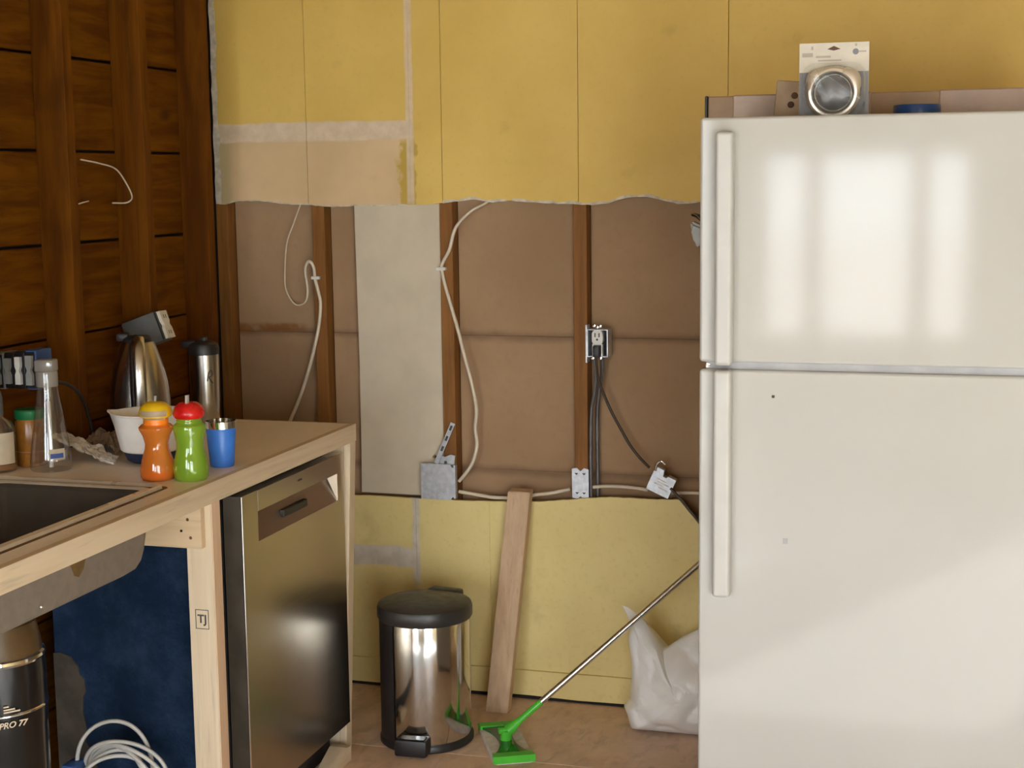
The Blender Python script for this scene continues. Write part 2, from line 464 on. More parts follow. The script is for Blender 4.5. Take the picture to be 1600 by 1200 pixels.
def obj(name, bm, mat, parent=None, smooth=False, label=None, cat=None, group=None, kind=None, angle=35, recalc=True):
    if recalc: bmesh.ops.recalc_face_normals(bm, faces=bm.faces[:])
    me = bpy.data.meshes.new(name)
    if parent is not None: bm.transform(world_of(parent).inverted())
    if smooth:
        ca = math.cos(math.radians(angle))
        for f in bm.faces: f.smooth = True
        for e in bm.edges:
            if len(e.link_faces) == 2 and e.link_faces[0].normal.dot(e.link_faces[1].normal) < ca: e.smooth = False
    bm.to_mesh(me); bm.free()
    me.materials.append(MAT[mat])
    o = bpy.data.objects.new(name, me); COL.objects.link(o)
    if parent is not None: o.parent = parent
    tag(o, label, cat, group, kind)
    return o

def tag(o, label=None, cat=None, group=None, kind=None):
    if label: o['label'] = label
    if cat: o['category'] = cat
    if group: o['group'] = group
    if kind: o['kind'] = kind
    return o

def thing(name, label, cat, loc=(0, 0, 0), group=None, kind=None):
    o = bpy.data.objects.new(name, None); COL.objects.link(o)
    o.location = loc; o.empty_display_size = .05
    return tag(o, label, cat, group, kind)

def nb(): return bmesh.new()

def bx(name, mat, parent, x0, x1, y0, y1, z0, z1, bev=.0, seg=2, M=None, **kw):
    bm = nb(); box(bm, x0, x1, y0, y1, z0, z1, bev, seg, M)
    o = obj(name, bm, mat, parent, smooth=bev > 0, **kw)
    if bev > 0:
        wn_ = o.modifiers.new('flat_faces', 'WEIGHTED_NORMAL'); wn_.weight = 100; wn_.keep_sharp = True
    return o

def tb(name, mat, parent, pts, r, sub=6, seg=8, flat=1.0, **kw):
    bm = nb(); tube(bm, pts, r, sub, seg, flat); return obj(name, bm, mat, parent, smooth=True, angle=60, **kw)

def lt(name, mat, parent, prof, c, seg=40, **kw):
    k2 = {k: kw.pop(k) for k in ('a0', 'a1', 'fn', 'M') if k in kw}
    bm = nb(); lathe(bm, prof, seg, c, **k2); return obj(name, bm, mat, parent, smooth=True, **kw)

def text_mesh(name, body, size, M, mat, parent, extrude=.0004, shear=0.0, bold=0.0):
    cu = bpy.data.curves.new(name, 'FONT'); cu.body = body; cu.size = size; cu.extrude = extrude
    cu.shear = shear; cu.offset = bold; cu.align_x = 'CENTER'; cu.align_y = 'CENTER'
    tmp = bpy.data.objects.new(name, cu)
    me = bpy.data.meshes.new_from_object(tmp)
    bpy.data.objects.remove(tmp); bpy.data.curves.remove(cu)
    me.transform(world_of(parent).inverted() @ M)
    me.materials.append(MAT[mat])
    o = bpy.data.objects.new(name, me); COL.objects.link(o); o.parent = parent
    return o

def T(x, y, z): return Matrix.Translation((x, y, z))
def Rz(a): return Matrix.Rotation(a, 4, 'Z')
def Rx(a): return Matrix.Rotation(a, 4, 'X')
def Ry(a): return Matrix.Rotation(a, 4, 'Y')
def about(p, R): return T(*p) @ R @ T(-p[0], -p[1], -p[2])

# ================================================================== SETTING
# ---- floor
fl = thing('floor', 'bare plywood subfloor in mottled brown', 'floor', kind='structure')
bx('subfloor_base', 'black', fl, -2.45, RIGHT, REAR, .10, -.06, -.019)
xs = [-2.40, -.62, RIGHT]
ys = [.06, -.49, -1.71, -2.93, -4.15, -5.37, REAR]
for i in range(len(ys) - 1):
    off = 0 if i % 2 == 0 else .9
    for j in range(2):
        x0 = xs[j] + (off if j else 0); x1 = xs[j + 1] + (off if j == 0 else 0)
        bx('plywood_sheet', 'floor2' if i == 1 else ('floor' if i < 2 else 'floor_pale'), fl, x0 + .001, x1 - .001, ys[i + 1] + .0015, ys[i] - .0015, -.018, 0, .0015, 1)  # sheets out of view get the pale light-bouncing colour

# ---- back wall: studs, sheathing, cut drywall
wb = thing('wall_back', 'yellow kitchen wall with drywall cut away to bare studs', 'wall', kind='structure')
bx('backing', 'black', wb, -2.45, RIGHT, .080, .10, -.06, CEIL)  # black sheet added behind the studs to keep light from leaking in
STUD_Y0, STUD_Y1 = .0135, .063
for x0 in (-2.255, -1.932, -1.521, -1.112, -.706, -.30, .11):
    bx('stud', 'stud', wb, x0, x0 + .040, STUD_Y0, STUD_Y1, .04, 2.3, .0015, 1)
bx('sole_plate', 'stud', wb, -2.30, RIGHT, STUD_Y0 + .0005, STUD_Y1, .0, .0395)
# sheathing boards, seams at z = 1.10 and .69
for z0, z1 in ((.04, .6895), (.691, 1.0965), (1.0985, 1.505), (1.507, 2.3)):
    for x0, x1 in ((-2.214, -1.9335), (-1.891, -1.522), (-1.480, -1.113), (-1.071, -.707), (-.665, -.301), (-.259, .109)):
        bx('sheathing_board', 'sheath', wb, x0, x1, .0635, .0795, z0 - .0006, z1 + .0006, .0004, 1)
# white gypsum infill piece standing in the second bay
bm = nb(); prism(bm, [(-1.797, .606), (-1.5235, .606), (-1.5235, .9), (-1.5235, 1.2), (-1.5235, 1.53), (-1.7985, 1.53), (-1.793, 1.0), (-1.7945, .75)], 'y', .026, .039)
obj('gypsum_infill', bm, 'gyp', wb, label='white gypsum board piece between the studs')
# upper drywall, ragged lower cut
cut_up = [(-2.236, 1.497), (-2.215, 1.496), (-2.19, 1.502), (-2.168, 1.507), (-2.10, 1.506), (-2.068, 1.503), (-2.02, 1.497), (-1.961, 1.494), (-1.936, 1.493), (-1.90, 1.490),
          (-1.856, 1.486), (-1.80, 1.488), (-1.773, 1.489), (-1.69, 1.489), (-1.605, 1.490), (-1.55, 1.491), (-1.505, 1.495), (-1.469, 1.500),
          (-1.44, 1.502), (-1.409, 1.506), (-1.39, 1.503), (-1.35, 1.496), (-1.32, 1.499), (-1.292, 1.501), (-1.24, 1.496), (-1.195, 1.493), (-1.14, 1.491), (-1.092, 1.489), (-1.04, 1.488),
          (-1.005, 1.491), (-.985, 1.498), (-.968, 1.503), (-.94, 1.508), (-.912, 1.509), (-.88, 1.507), (-.857, 1.502), (-.83, 1.495), (-.802, 1.488), (-.77, 1.489), (-.747, 1.492), (-.663, 1.494), (-.4, 1.492), (.2, 1.492), (RIGHT, 1.492)]
def jag(pts, amp=.0014, step=.012):
    out = []
    for a, b in zip(pts, pts[1:]):
        n = max(1, int(abs(b[0] - a[0]) / step)) if abs(b[0] - a[0]) < .4 else 1
        for k in range(n):
            t = k / n; out.append((a[0] + (b[0] - a[0]) * t, a[1] + (b[1] - a[1]) * t + (random.uniform(-amp, amp) if k else 0)))
    out.append(pts[-1]); return out
cut_up = jag(cut_up)
seams_up = [-2.236, -1.936, -1.605, -1.505, -1.092, -.663, RIGHT]
for a, b in zip(seams_up, seams_up[1:]):
    low = [p for p in cut_up if a - 1e-6 <= p[0] <= b + 1e-6]
    ga = .0002 if abs(a + 1.605) < 1e-3 else .0009; gb_ = .0002 if abs(b + 1.605) < 1e-3 else .0009
    low = [(max(a + ga, min(b - gb_, p[0])), p[1]) for p in low]
    bm = nb(); prism(bm, low + [(b - gb_, CEIL - .002), (a + ga, CEIL - .002)], 'y', 0, .013)
    obj('drywall_panel', bm, 'yel_up', wb)
# torn paper lip along the upper cut, and ragged left edge
for i, (a, b) in enumerate(((-1.505, -1.30), (-1.30, -1.092), (-1.092, -.74), (-2.236, -1.936), (-1.936, -1.606))):
    low = [p for p in cut_up if a <= p[0] <= b]
    bm = nb()
    prism(bm, [(p[0], p[1] - .0012) for p in low] + [(p[0], p[1] + (.0075 if i < 3 else .003) * (.35 + .65 * abs(math.sin(p[0] * 41)))) for p in reversed(low)], 'y', -.0012, .006)
    obj('torn_paper_edge', bm, 'paper', wb)
left = [(-2.238, 1.497 + k * .0231) for k in range(40)]
bm = nb(); prism(bm, [(x + .006 + random.uniform(0, .008), z) for x, z in left] + [(x - .006 - random.uniform(0, .004), z) for x, z in reversed(left)], 'y', -.0016, .012)
obj('torn_paper_edge', bm, 'paper', wb)
# lower drywall
cut_lo = [(-2.25, .600), (-1.806, .600), (-1.70, .601), (-1.605, .601), (-1.588, .601), (-1.475, .601), (-1.374, .603), (-1.323, .604), (-1.26, .607), (-1.204, .611), (-1.12, .621), (-1.066, .628), (-1.03, .632), (-.989, .634),
          (-.875, .634), (-.796, .636), (-.77, .610), (-.743, .581), (-.70, .536), (-.66, .50), (-.4, .50), (RIGHT, .50)]
cut_lo = jag(cut_lo, .001)
seams_lo = [-2.25, -1.61, -1.374, -.66, RIGHT]
for a, b in zip(seams_lo, seams_lo[1:]):
    up_ = [p for p in cut_lo if a - 1e-6 <= p[0] <= b + 1e-6]
    if up_[0][0] > a + 1e-4: up_ = [(a, up_[0][1])] + up_
    if up_[-1][0] < b - 1e-4: up_ = up_ + [(b, up_[-1][1])]
    g_ = .0003
    up_ = [(max(a + g_, min(b - g_, p[0])), p[1]) for p in up_]
    bm = nb(); prism(bm, [(a + g_, .03), (b - g_, .03)] + up_[::-1], 'y', 0, .013)
    obj('drywall_panel', bm, 'yel_lo', wb)
bb = nb()
prism(bb, [(-2.25, .010), (-1.6, .011), (-1.25, .013), (-1.1, .009), (-.9, .012), (-.5, .010), (RIGHT, .010), (RIGHT, .090), (-.9, .090), (-1.3, .0895), (-2.25, .088)], 'y', -.011, -.0005)
obj('baseboard_back', bb, 'yel_lo', None, label='low yellow painted baseboard along the back wall', cat='baseboard', kind='structure')
bm = nb(); prism(bm, [(-2.25, .001), (RIGHT, .001), (RIGHT, .012), (-.8, .011), (-1.0, .014), (-1.1, .010), (-1.25, .014), (-2.25, .012)], 'y', -.008, .004)
obj('dirt_gap', bm, 'black', wb)  # black strip standing in for the shade under the baseboard

# ---- left wall: horizontal boards behind studs
wl = thing('wall_left', 'bare left wall of dark stained boards and studs', 'wall', kind='structure')
bx('backing', 'black', wl, -2.40, -2.262, REAR, .09, -.06, CEIL)  # black sheet added to block leaking light and darken the board gaps
zj = [-.005, .230, .467, .703, .940, 1.176, 1.413, 1.649, 1.886, 2.122, CEIL]
for i in range(len(zj) - 1):
    g0 = (.006 if i in (6, 7, 8, 9) else .004)
    for (y1, y0) in ((-.05, -1.68), (-1.69, -3.6), (-3.61, REAR)):
        dx = random.uniform(0, .004)
        bx('board', 'oldboard', wl, -2.252, -2.229 - dx, y0, y1 - .002, zj[i] + g0 * random.uniform(.5, 1), zj[i + 1] - g0 * random.uniform(.4, .8), .0025, 1)
ylist = [-.250, -.606, -.968, -1.330, -1.692, -2.054, -2.416, -2.778, -3.14, -3.5]
for y0 in ylist:
    bx('stud', 'oldstud', wl, -2.2285, -2.140 + random.uniform(-.003, .003), y0, y0 + .038, .0, CEIL - .002, .003, 2)

# ---- ceiling, right wall, rear wall with windows
tag(bx('ceiling', 'ceil', None, -2.40, RIGHT + .1, REAR - .15, .1, CEIL, CEIL + .08), 'plain ceiling above the kitchen', 'ceiling', kind='structure')
tag(bx('wall_right', 'wallr', None, RIGHT, RIGHT + .1, REAR - .15, .1, -.06, CEIL), 'plain painted wall to the right of the fridge', 'wall', kind='structure')
wr = thing('wall_rear', 'painted wall with windows behind the viewer', 'wall', kind='structure')
gx = sorted({-2.40, RIGHT} | {v for o in OPENINGS for v in o[:2]})
for a, b in zip(gx, gx[1:]):
    op = [o for o in OPENINGS if o[0] <= a + 1e-6 and o[1] >= b - 1e-6]
    if op:
        z0, z1 = op[0][2], op[0][3]
        bx('wall_strip', 'wallr', wr, a, b, REAR - .12, REAR, -.06, z0)
        bx('wall_strip', 'wallr', wr, a, b, REAR - .12, REAR, z1, CEIL)
    else:
        bx('wall_strip', 'wallr', wr, a, b, REAR - .12, REAR, -.06, CEIL)
for i, (x0, x1, z0, z1) in enumerate(OPENINGS):
    nm = ('door_%d' % (i - 2)) if i in (3, 4, 5) else 'window_%d' % (i + 1)
    wn = thing(nm, ('tall glazed door panel behind the viewer, panel %d' % (i - 2)) if i in (3, 4, 5) else 'window light behind the viewer, light %d' % (i + 1), 'door' if i in (3, 4, 5) else 'window', ((x0 + x1) / 2, REAR, z0), kind='structure')
    f = .018
    for q in ((x0, x0 + f, z0, z1), (x1 - f, x1, z0, z1), (x0 + f, x1 - f, z0, z0 + f), (x0 + f, x1 - f, z1 - f, z1)):
        bx('frame', 'white', wn, q[0], q[1], REAR - .07, REAR - .01, q[2], q[3])
    bx('pane', 'pane', wn, x0 + f, x1 - f, REAR - .045, REAR - .041, z0 + f, z1 - f)
tag(bx('ground', 'grass', None, -30, 30, REAR - 40, REAR - .13, -.5, -.35), 'yard ground outside the windows', 'ground', kind='structure')

# thin curly wire on the left wall
tb('loose_wire', 'nm', None, [(-2.205, -.81, 1.627), (-2.19, -.745, 1.617), (-2.18, -.684, 1.603), (-2.178, -.639, 1.567), (-2.178, -.610, 1.528), (-2.185, -.628, 1.513), (-2.205, -.666, 1.513)], .0022, 6, 6,
   label='thin curled cream wire hanging on the stained board wall', cat='wire')
tb('loose_wire', 'nm', None, [(-2.225, -.815, 1.511), (-2.215, -.79, 1.517), (-2.218, -.76, 1.520)], .0018, 5, 6,
   label='short stub of pale wire left of the curled wire', cat='wire')

# ================================================================== COUNTER
XF = -1.583      # counter front
CT = .914
ct = thing('countertop', 'raw wooden countertop with pale pine front edge', 'countertop', (-1.86, -1.8, .869))
SX0, SX1, SY0, SY1 = -2.085, -1.648, -2.30, -1.405    # sink cut-out
bm = nb()
for q in ((-2.137, SX0, -3.2, -.519), (SX1, XF - .019, -3.2, -.519), (SX0, SX1, SY1, -.519), (SX0, SX1, -3.2, SY0)):
    box(bm, q[0], q[1], q[2], q[3], .870, CT)
bmesh.ops.remove_doubles(bm, verts=bm.verts, dist=1e-5)
obj('top_board', bm, 'ctop', ct)
bx('front_edge', 'pine_y', ct, XF - .0188, XF, -3.2, -.517, .868, CT + .0015, .002, 2, label='pale pine front edge strip')
bx('end_edge', 'pine_x', ct, -2.137, XF - .019, -.5188, -.510, .869, CT, .001, 1)

# sink
sk = thing('sink', 'stainless drop-in kitchen sink set into the countertop', 'sink', (-1.87, -1.83, .765))
def loopz(x0, x1, y0, y1, r, z): return [(p[0], p[1], z) for p in rrect(x0, x1, y0, y1, r)]
bm = nb()
loft(bm, [loopz(-2.081, -1.656, -2.29, -1.4085, .02, .912), loopz(-2.080, -1.657, -2.289, -1.4095, .02, .9215), loopz(-2.076, -1.660, -2.285, -1.413, .02, .9235), loopz(-2.072, -1.664, -2.28, -1.417, .02, .9225),
          loopz(-2.066, -1.667, -2.275, -1.425, .022, .9165), loopz(-2.062, -1.671, -2.27, -1.431, .024, .9160), loopz(-2.058, -1.674, -2.266, -1.436, .026, .9195), loopz(-2.054, -1.678, -2.262, -1.440, .028, .9205), loopz(-2.050, -1.682, -2.26, -1.449, .03, .915)])
obj('rim', bm, 'sink_rim', sk, smooth=True, angle=50)
for nm_, a_, b_, z_ in (('groove', (-2.067, -1.6665, -2.276, -1.4235), (-2.061, -1.6715, -2.269, -1.4315), .9172), ('caulk_line', (-2.089, -1.648, -2.298, -1.4005), (-2.0805, -1.6565, -2.2895, -1.4088), .9149)):
    bm = nb(); loft(bm, [loopz(*a_, .02, z_), loopz(*b_, .02, z_ + .0003)])  # inner ring darkens the rim valley as painted shade
    obj(nm_, bm, 'brownstain', sk)  # outer ring paints the dark cut-out gap and its rust-brown stain
bm = nb()
loft(bm, [loopz(-2.050, -1.682, -2.26, -1.449, .03, .915), loopz(-2.046, -1.686, -2.256, -1.457, .035, .908), loopz(-2.042, -1.689, -2.252, -1.474, .042, .84), loopz(-2.040, -1.690, -2.25, -1.488, .045, .80), loopz(-2.02, -1.71, -2.23, -1.525, .05, .775), loopz(-1.99, -1.74, -2.2, -1.56, .05, .770)], cap_last=True)
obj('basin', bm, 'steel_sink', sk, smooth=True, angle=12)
bm = nb()
loft(bm, [loopz(-2.056, -1.657, -2.27, -1.4515, .04, .900), loopz(-2.050, -1.656, -2.26, -1.468, .045, .83), loopz(-2.048, -1.656, -2.26, -1.478, .045, .80), loopz(-2.046, -1.6565, -2.255, -1.490, .045, .78), loopz(-2.04, -1.658, -2.25, -1.508, .045, .768), loopz(-2.01, -1.665, -2.22, -1.54, .045, .762)], cap_last=True)
obj('undercoated_shell', bm, 'undercoat', sk, smooth=True, angle=60, label='tan undercoated underside')
bm = nb(); prism(bm, [(-1.792, .90), (-1.725, .90), (-1.727, .845), (-1.740, .818), (-1.757, .806), (-1.772, .812), (-1.783, .835)], 'x', -1.6575, -1.6552)
obj('bare_patch', bm, 'brownstain', sk, label='brown tongue-shaped bare patch')
lt('rivet', 'chrome', sk, [(0, .003), (.003, .0025), (.0045, 0)], (0, 0, 0), 12, M=T(-1.6555, -1.885, .782) @ Ry(PI / 2))
lt('drain', 'steel_sink', sk, [(.045, .7715), (.042, .7745), (.030, .772), (0, .772)], (-1.86, -1.75, 0), 28)

# disposal unit under the sink
dc = (-1.862, -1.748)
dp = thing('disposal_unit', 'black garbage disposal with chrome bands hanging under the sink', 'disposal', (dc[0], dc[1], .35))
lt('mount', 'brownglass', dp, [(0, .764), (.045, .764), (.05, .745), (.058, .71), (.080, .70), (.088, .66), (.090, .638)], (*dc, 0), 40)
lt('chrome_band', 'chrome', dp, [(.090, .640), (.0955, .637), (.0965, .631), (.094, .626)], (*dc, 0), 48)
lt('housing', 'blk_gloss', dp, [(.090, .630), (.094, .626), (.0955, .60), (.0955, .50), (.0945, .49), (.0945, .40), (.090, .34), (.075, .325), (0, .325)], (*dc, 0), 48)
lt('thin_band', 'chrome', dp, [(.0955, .533), (.0975, .531), (.0975, .528), (.0955, .526)], (*dc, 0), 48)
ang = math.atan2(-1, .42)
def on_cyl(a, z, r=.0985): return T(dc[0] + r * math.cos(a), dc[1] + r * math.sin(a), z) @ Rz(a + PI / 2) @ Rx(PI / 2)
ta = math.radians(-40)
text_mesh('lettering', 'PRO 77', .017, on_cyl(ta, .513), 'txt', dp, shear=.25, bold=.0004)
for i, (z, wd) in enumerate(((.551, .010), (.545, .022), (.540, .032))):
    bm = nb(); box(bm, -wd / 2 - .0, wd / 2, -.0016, .0016, -.0003, .0003)
    bmesh.ops.transform(bm, matrix=on_cyl(ta, z) @ T(-.016 + wd / 2, 0, 0), verts=bm.verts)
    obj('print_line', bm, 'txt', dp)
bm = nb(); box(bm, -.022, .022, -.012, .012, -.0004, .0004, M=on_cyl(math.radians(-50), .405, .0955)); obj('rating_label', bm, 'label', dp)

# post, brace
ps = thing('counter_post', 'pale pine post holding up the counter beside the dishwasher', 'post', (-1.635, -1.29, 0))
bx('post_stud', 'pine', ps, -1.668, -1.6045, -1.309, -1.271, 0, .869, .002, 2)
bx('post_edge', 'pine_edge', ps, -1.6043, -1.6015, -1.3085, -1.2715, 0.001, .868)
Mst = T(-1.636, -1.3094, .594) @ Rx(PI / 2)
for q in ((-.0165, .0165, .021, .0225), (-.0165, .0165, -.0225, -.021), (-.0165, -.015, -.021, .021), (.015, .0165, -.021, .021)):
    bm = nb(); box(bm, q[0], q[1], q[2], q[3], -.0002, .0003, M=Mst); obj('stamp_line', bm, 'ink', ps)
text_mesh('stamp_letters', 'TJ', .027, Mst, 'ink', ps, bold=.0005)
br = thing('counter_brace', 'short pine brace screwed under the counter against the post', 'brace', (-1.74, -1.322, .76))
bx('brace_board', 'pine_x', br, -2.06, -1.619, -1.3285, -1.3105, .7605, .8675, .002, 2)
for (sx, sz, mt) in ((-1.646, .785, 'hole'), (-1.652, .826, 'hole'), (-1.668, .800, 'chrome')):
    lt('screw', mt, br, [(0, .0012), (.003, .0010), (.0038, 0)], (0, 0, 0), 10, M=T(sx, -1.3287, sz) @ Rx(PI / 2))

# dishwasher
dw = thing('dishwasher', 'stainless dishwasher with pocket handle under the counter end', 'dishwasher', (-1.85, -.86, 0))
DY0, DY1, DX = -1.163, -.568, -1.602
bx('tub', 'blk', dw, -2.10, -1.66, DY0 + .012, DY1 - .008, .10, .835)
bx('insulation_blanket', 'denim', dw, -2.12, -1.690, DY0 - .004, DY0 + .011, .09, .84, .004, 2, label='navy fibre insulation blanket')
bm = nb()
pp = [(-2.12, .03), (-2.00, .03), (-2.0, .12), (-2.012, .15), (-2.03, .175), (-2.028, .20), (-2.042, .215), (-2.038, .25), (-2.046, .29), (-2.043, .33), (-2.036, .345), (-2.038, .375), (-2.05, .385), (-2.054, .405), (-2.072, .428), (-2.10, .437), (-2.12, .434)]
prism(bm, pp, 'y', DY0 - .008, DY0 - .0045); obj('grey_pad', bm, 'tubside', dw, label='ragged grey-brown pad on the tub side')
bx('toe_kick', 'blk', dw, -1.70, -1.66, DY0 + .01, DY1 - .01, .0, .10)
# door built around the pocket
PY0, PY1, PZ0, PZ1 = -1.083, -.610, .722, .794
D0, D1, D2 = .095, .845, -1.632
bm = nb()
box(bm, D2, DX, DY0, DY1, D0, PZ0); box(bm, D2, DX, DY0, PY0, PZ0, D1); box(bm, D2, DX, PY1, DY1, PZ0, D1)
bmesh.ops.remove_doubles(bm, verts=bm.verts, dist=1e-6)
door = obj('door', bm, 'steel_dw', dw)
bx('control_strip', 'steel_dw', dw, D2, DX + .001, PY0 + .001, PY1 - .001, PZ1, D1, .001, 1)
bx('door_edge', 'dwside', dw, -1.650, DX - .003, DY0 - .0012, DY0 - .0002, D0, D1)
tb('door_trim', 'chrome', dw, [(DX - .0005, DY0 - .001, D0), (DX - .0005, DY0 - .001, D1)], .0022, 0, 8)  # chrome line added as the bright highlight along the door edge
bm = nb()   # sloped pocket: shallow at the bottom, deep at the top
v = [bm.verts.new(p) for p in ((DX - .0015, PY0, PZ0), (DX - .0015, PY1, PZ0), (D2 + .004, PY1 - .018, PZ1), (D2 + .004, PY0 + .018, PZ1), (DX - .0015, PY0, PZ1), (DX - .0015, PY1, PZ1))]
bm.faces.new((v[0], v[1], v[2], v[3])); bm.faces.new((v[1], v[5], v[2])); bm.faces.new((v[0], v[3], v[4]))
obj('pocket', bm, 'pocket', dw)
bm = nb(); box(bm, -.008, .006, -.068, .068, -.0095, .0095, .002, 1, M=T(-1.6085, -.868, .757)); obj('latch_grip', bm, 'blk', dw, smooth=True)
bm = nb(); box(bm, DX + .0008, DX + .0016, -.858, -.835, .822, .826); obj('maker_mark', bm, 'ink', dw)

# end panel (leans a little)
ep = thing('end_panel', 'pine end panel closing the counter beside the trash can', 'panel', (-1.85, -.53, 0))
def lean(bm):
    for v_ in bm.verts:
        k = 1 - v_.co.z / .868
        v_.co.y -= .006 * k; v_.co.x -= .034 * k
bm = nb(); box(bm, -2.10, -1.607, -.552, -.517, .0, .868, .0015, 1); lean(bm); obj('panel_board', bm, 'pine', ep)
bm = nb(); box(bm, -1.6065, -1.586, -.554, -.515, .0, .868, .002, 1); lean(bm); obj('panel_edge', bm, 'pine', ep)
bm = nb(); prism(bm, [(-.735, .0), (-.60, .0), (-.60, .040), (-.625, .042)], 'x', -1.640, -1.588)
obj('wood_wedge', bm, 'pine_y', None, label='pale wood wedge on the floor under the end panel', cat='wedge')

# cable coil under the sink
cc = Vector((-1.895, -1.245, .165))
co = thing('cable_coil', 'coil of white cable leaning against the navy insulation', 'cable coil', (cc.x, cc.y, 0))
for k in range(7):
    a_, b_ = .118 - .006 * k + random.uniform(-.004, .004), .120 - .007 * k + random.uniform(-.004, .004)
    if k == 0: a_, b_ = .098, .150
    pts = []
    for i in range(25):
        t = 2 * PI * i / 24
        pts.append((cc.x + (.012 if k else -.012) + a_ * math.cos(t), cc.y - .018 - .005 * k + .02 * math.sin(t * 2 + k), max(.006, cc.z + b_ * math.sin(t))))
    tb('cable_loop', 'nmw', co, pts, .0052, 3, 7)
bm = nb(); box(bm, -.018, .018, -.03, .03, -.02, .02, .008, 2, M=T(cc.x - .108, cc.y - .04, cc.z + .03)); obj('blue_tie', bm, 'bluebox', co, smooth=True)

# ================================================================== ITEMS ON THE COUNTER
Z0 = CT + .0005
# carafe
c = (-2.04, -.850)
cf = thing('thermal_carafe', 'tall stainless thermal carafe behind the white mixing bowl', 'carafe', (*c, Z0))
lt('body', 'steel', cf, [(0, Z0), (.074, Z0), (.077, Z0 + .006), (.077, Z0 + .10), (.072, Z0 + .15), (.060, Z0 + .20), (.046, Z0 + .238), (.040, Z0 + .250), (0, Z0 + .250)], (*c, 0), 48)
lt('collar', 'blk', cf, [(.038, Z0 + .249), (.037, Z0 + .258), (.030, Z0 + .264), (0, Z0 + .264)], (*c, 0), 36)
bm = nb(); box(bm, -.018, .018, -.05, -.02, .252, .272, .004, 2, M=T(c[0], c[1], Z0) @ Rz(math.radians(-70))); obj('spout', bm, 'blk', cf, smooth=True)
bm = nb()   # strap handle on the side towards the viewer
hp = [(.040, .262), (.075, .240), (.092, .19), (.097, .13), (.094, .07), (.086, .03), (.075, .012)]
hd = math.radians(-58)
tube(bm, [(c[0] + r_ * math.cos(hd), c[1] + r_ * math.sin(hd), Z0 + z_) for r_, z_ in hp], .016, 6, 12, .45)
obj('handle', bm, 'steel', cf, smooth=True, angle=60)
tb('handle_lining', 'blk', cf, [(c[0] + (r_ - .010) * math.cos(hd - .16), c[1] + (r_ - .010) * math.sin(hd - .16), Z0 + z_) for r_, z_ in hp], .011, 6, 8)
# travel mug
c = (-1.995, -.585)
tm = thing('travel_mug', 'slim stainless travel mug with black flip lid', 'mug', (*c, Z0))
lt('body', 'steel', tm, [(0, Z0), (.033, Z0), (.036, Z0 + .004), (.039, Z0 + .06), (.0405, Z0 + .188), (.038, Z0 + .190), (0, Z0 + .190)], (*c, 0), 40)
lt('lid', 'blk', tm, [(.041, Z0 + .1885), (.042, Z0 + .204), (.038, Z0 + .216), (.024, Z0 + .224), (0, Z0 + .225)], (*c, 0), 36)
bm = nb(); box(bm, -.058, .010, -.014, .014, .205, .226, .006, 2, M=T(c[0], c[1], Z0) @ Rz(math.radians(18))); obj('lid_flap', bm, 'blk', tm, smooth=True)
bm = nb(); box(bm, -.006, .010, -.010, .010, .222, .236, .004, 2, M=T(c[0], c[1], Z0)); obj('lid_button', bm, 'blk', tm, smooth=True)
la = math.radians(-42)
def mugp(da, z, r=.0408): return (c[0] + r * math.cos(la + da), c[1] + r * math.sin(la + da), Z0 + z)
tb('logo_mark', 'ink', tm, [mugp(-.18, .118), mugp(-.05, .142), mugp(.16, .146), mugp(.20, .134), mugp(-.04, .128), mugp(.10, .118), mugp(.22, .112)], .0013, 5, 5)
# mixing bowl with spout
c = (-1.850, -1.130)
bw = thing('mixing_bowl', 'white mixing bowl with navy base and pouring lip', 'bowl', (*c, Z0))
def lip(p, a):
    d_ = (a - math.radians(196) + PI) % (2 * PI) - PI
    k = math.exp(-(d_ / .22) ** 2) * max(0, (p.z - Z0 - .07) / .045)
    return Vector((p.x * (1 + .13 * k), p.y * (1 + .13 * k), p.z + .004 * k))
lt('shell', 'bowl', bw, [(.066, Z0 + .027), (.070, Z0 + .030), (.079, Z0 + .070), (.085, Z0 + .113), (.089, Z0 + .116), (.088, Z0 + .1185), (.083, Z0 + .1165), (.077, Z0 + .072), (.068, Z0 + .035), (0, Z0 + .030)], (*c, 0), 64, fn=lip)
lt('rubber_base', 'navy', bw, [(0, Z0), (.046, Z0), (.056, Z0 + .006), (.0655, Z0 + .0275), (.069, Z0 + .0295)], (*c, 0), 48)

def ribs(p, a): return p
# orange cup
c = (-1.722, -1.325)
oc = thing('straw_cup', 'orange hourglass straw cup with yellow lid', 'cup', (*c, Z0), 'toddler straw cups')
lt('body', 'orange', oc, [(0, Z0), (.034, Z0), (.0375, Z0 + .006), (.0385, Z0 + .020), (.034, Z0 + .045), (.0265, Z0 + .068), (.0255, Z0 + .080), (.030, Z0 + .098), (.0375, Z0 + .112), (.038, Z0 + .117), (.033, Z0 + .122)], (*c, 0), 44)
lt('base_fill', 'orange_s', oc, [(0, Z0 + .001), (.0365, Z0 + .006), (.0375, Z0 + .020), (0, Z0 + .021)], (*c, 0), 36)
lt('neck', 'orange_s', oc, [(.033, Z0 + .119), (.0275, Z0 + .124), (.0270, Z0 + .142), (.0, Z0 + .142)], (*c, 0), 40)
lt('lid', 'gold', oc, [(.028, Z0 + .138), (.0345, Z0 + .141), (.0365, Z0 + .150), (.033, Z0 + .162), (.022, Z0 + .171), (.008, Z0 + .174), (0, Z0 + .174)], (*c, 0), 44)
bm = nb()
lathe(bm, [(.0300, Z0 + .136), (.0368, Z0 + .146), (.0372, Z0 + .152), (.0362, Z0 + .1565)], 16, (*c, 0), math.radians(-120), math.radians(-20)); obj('sliding_shutter', bm, 'tan', oc, smooth=True)
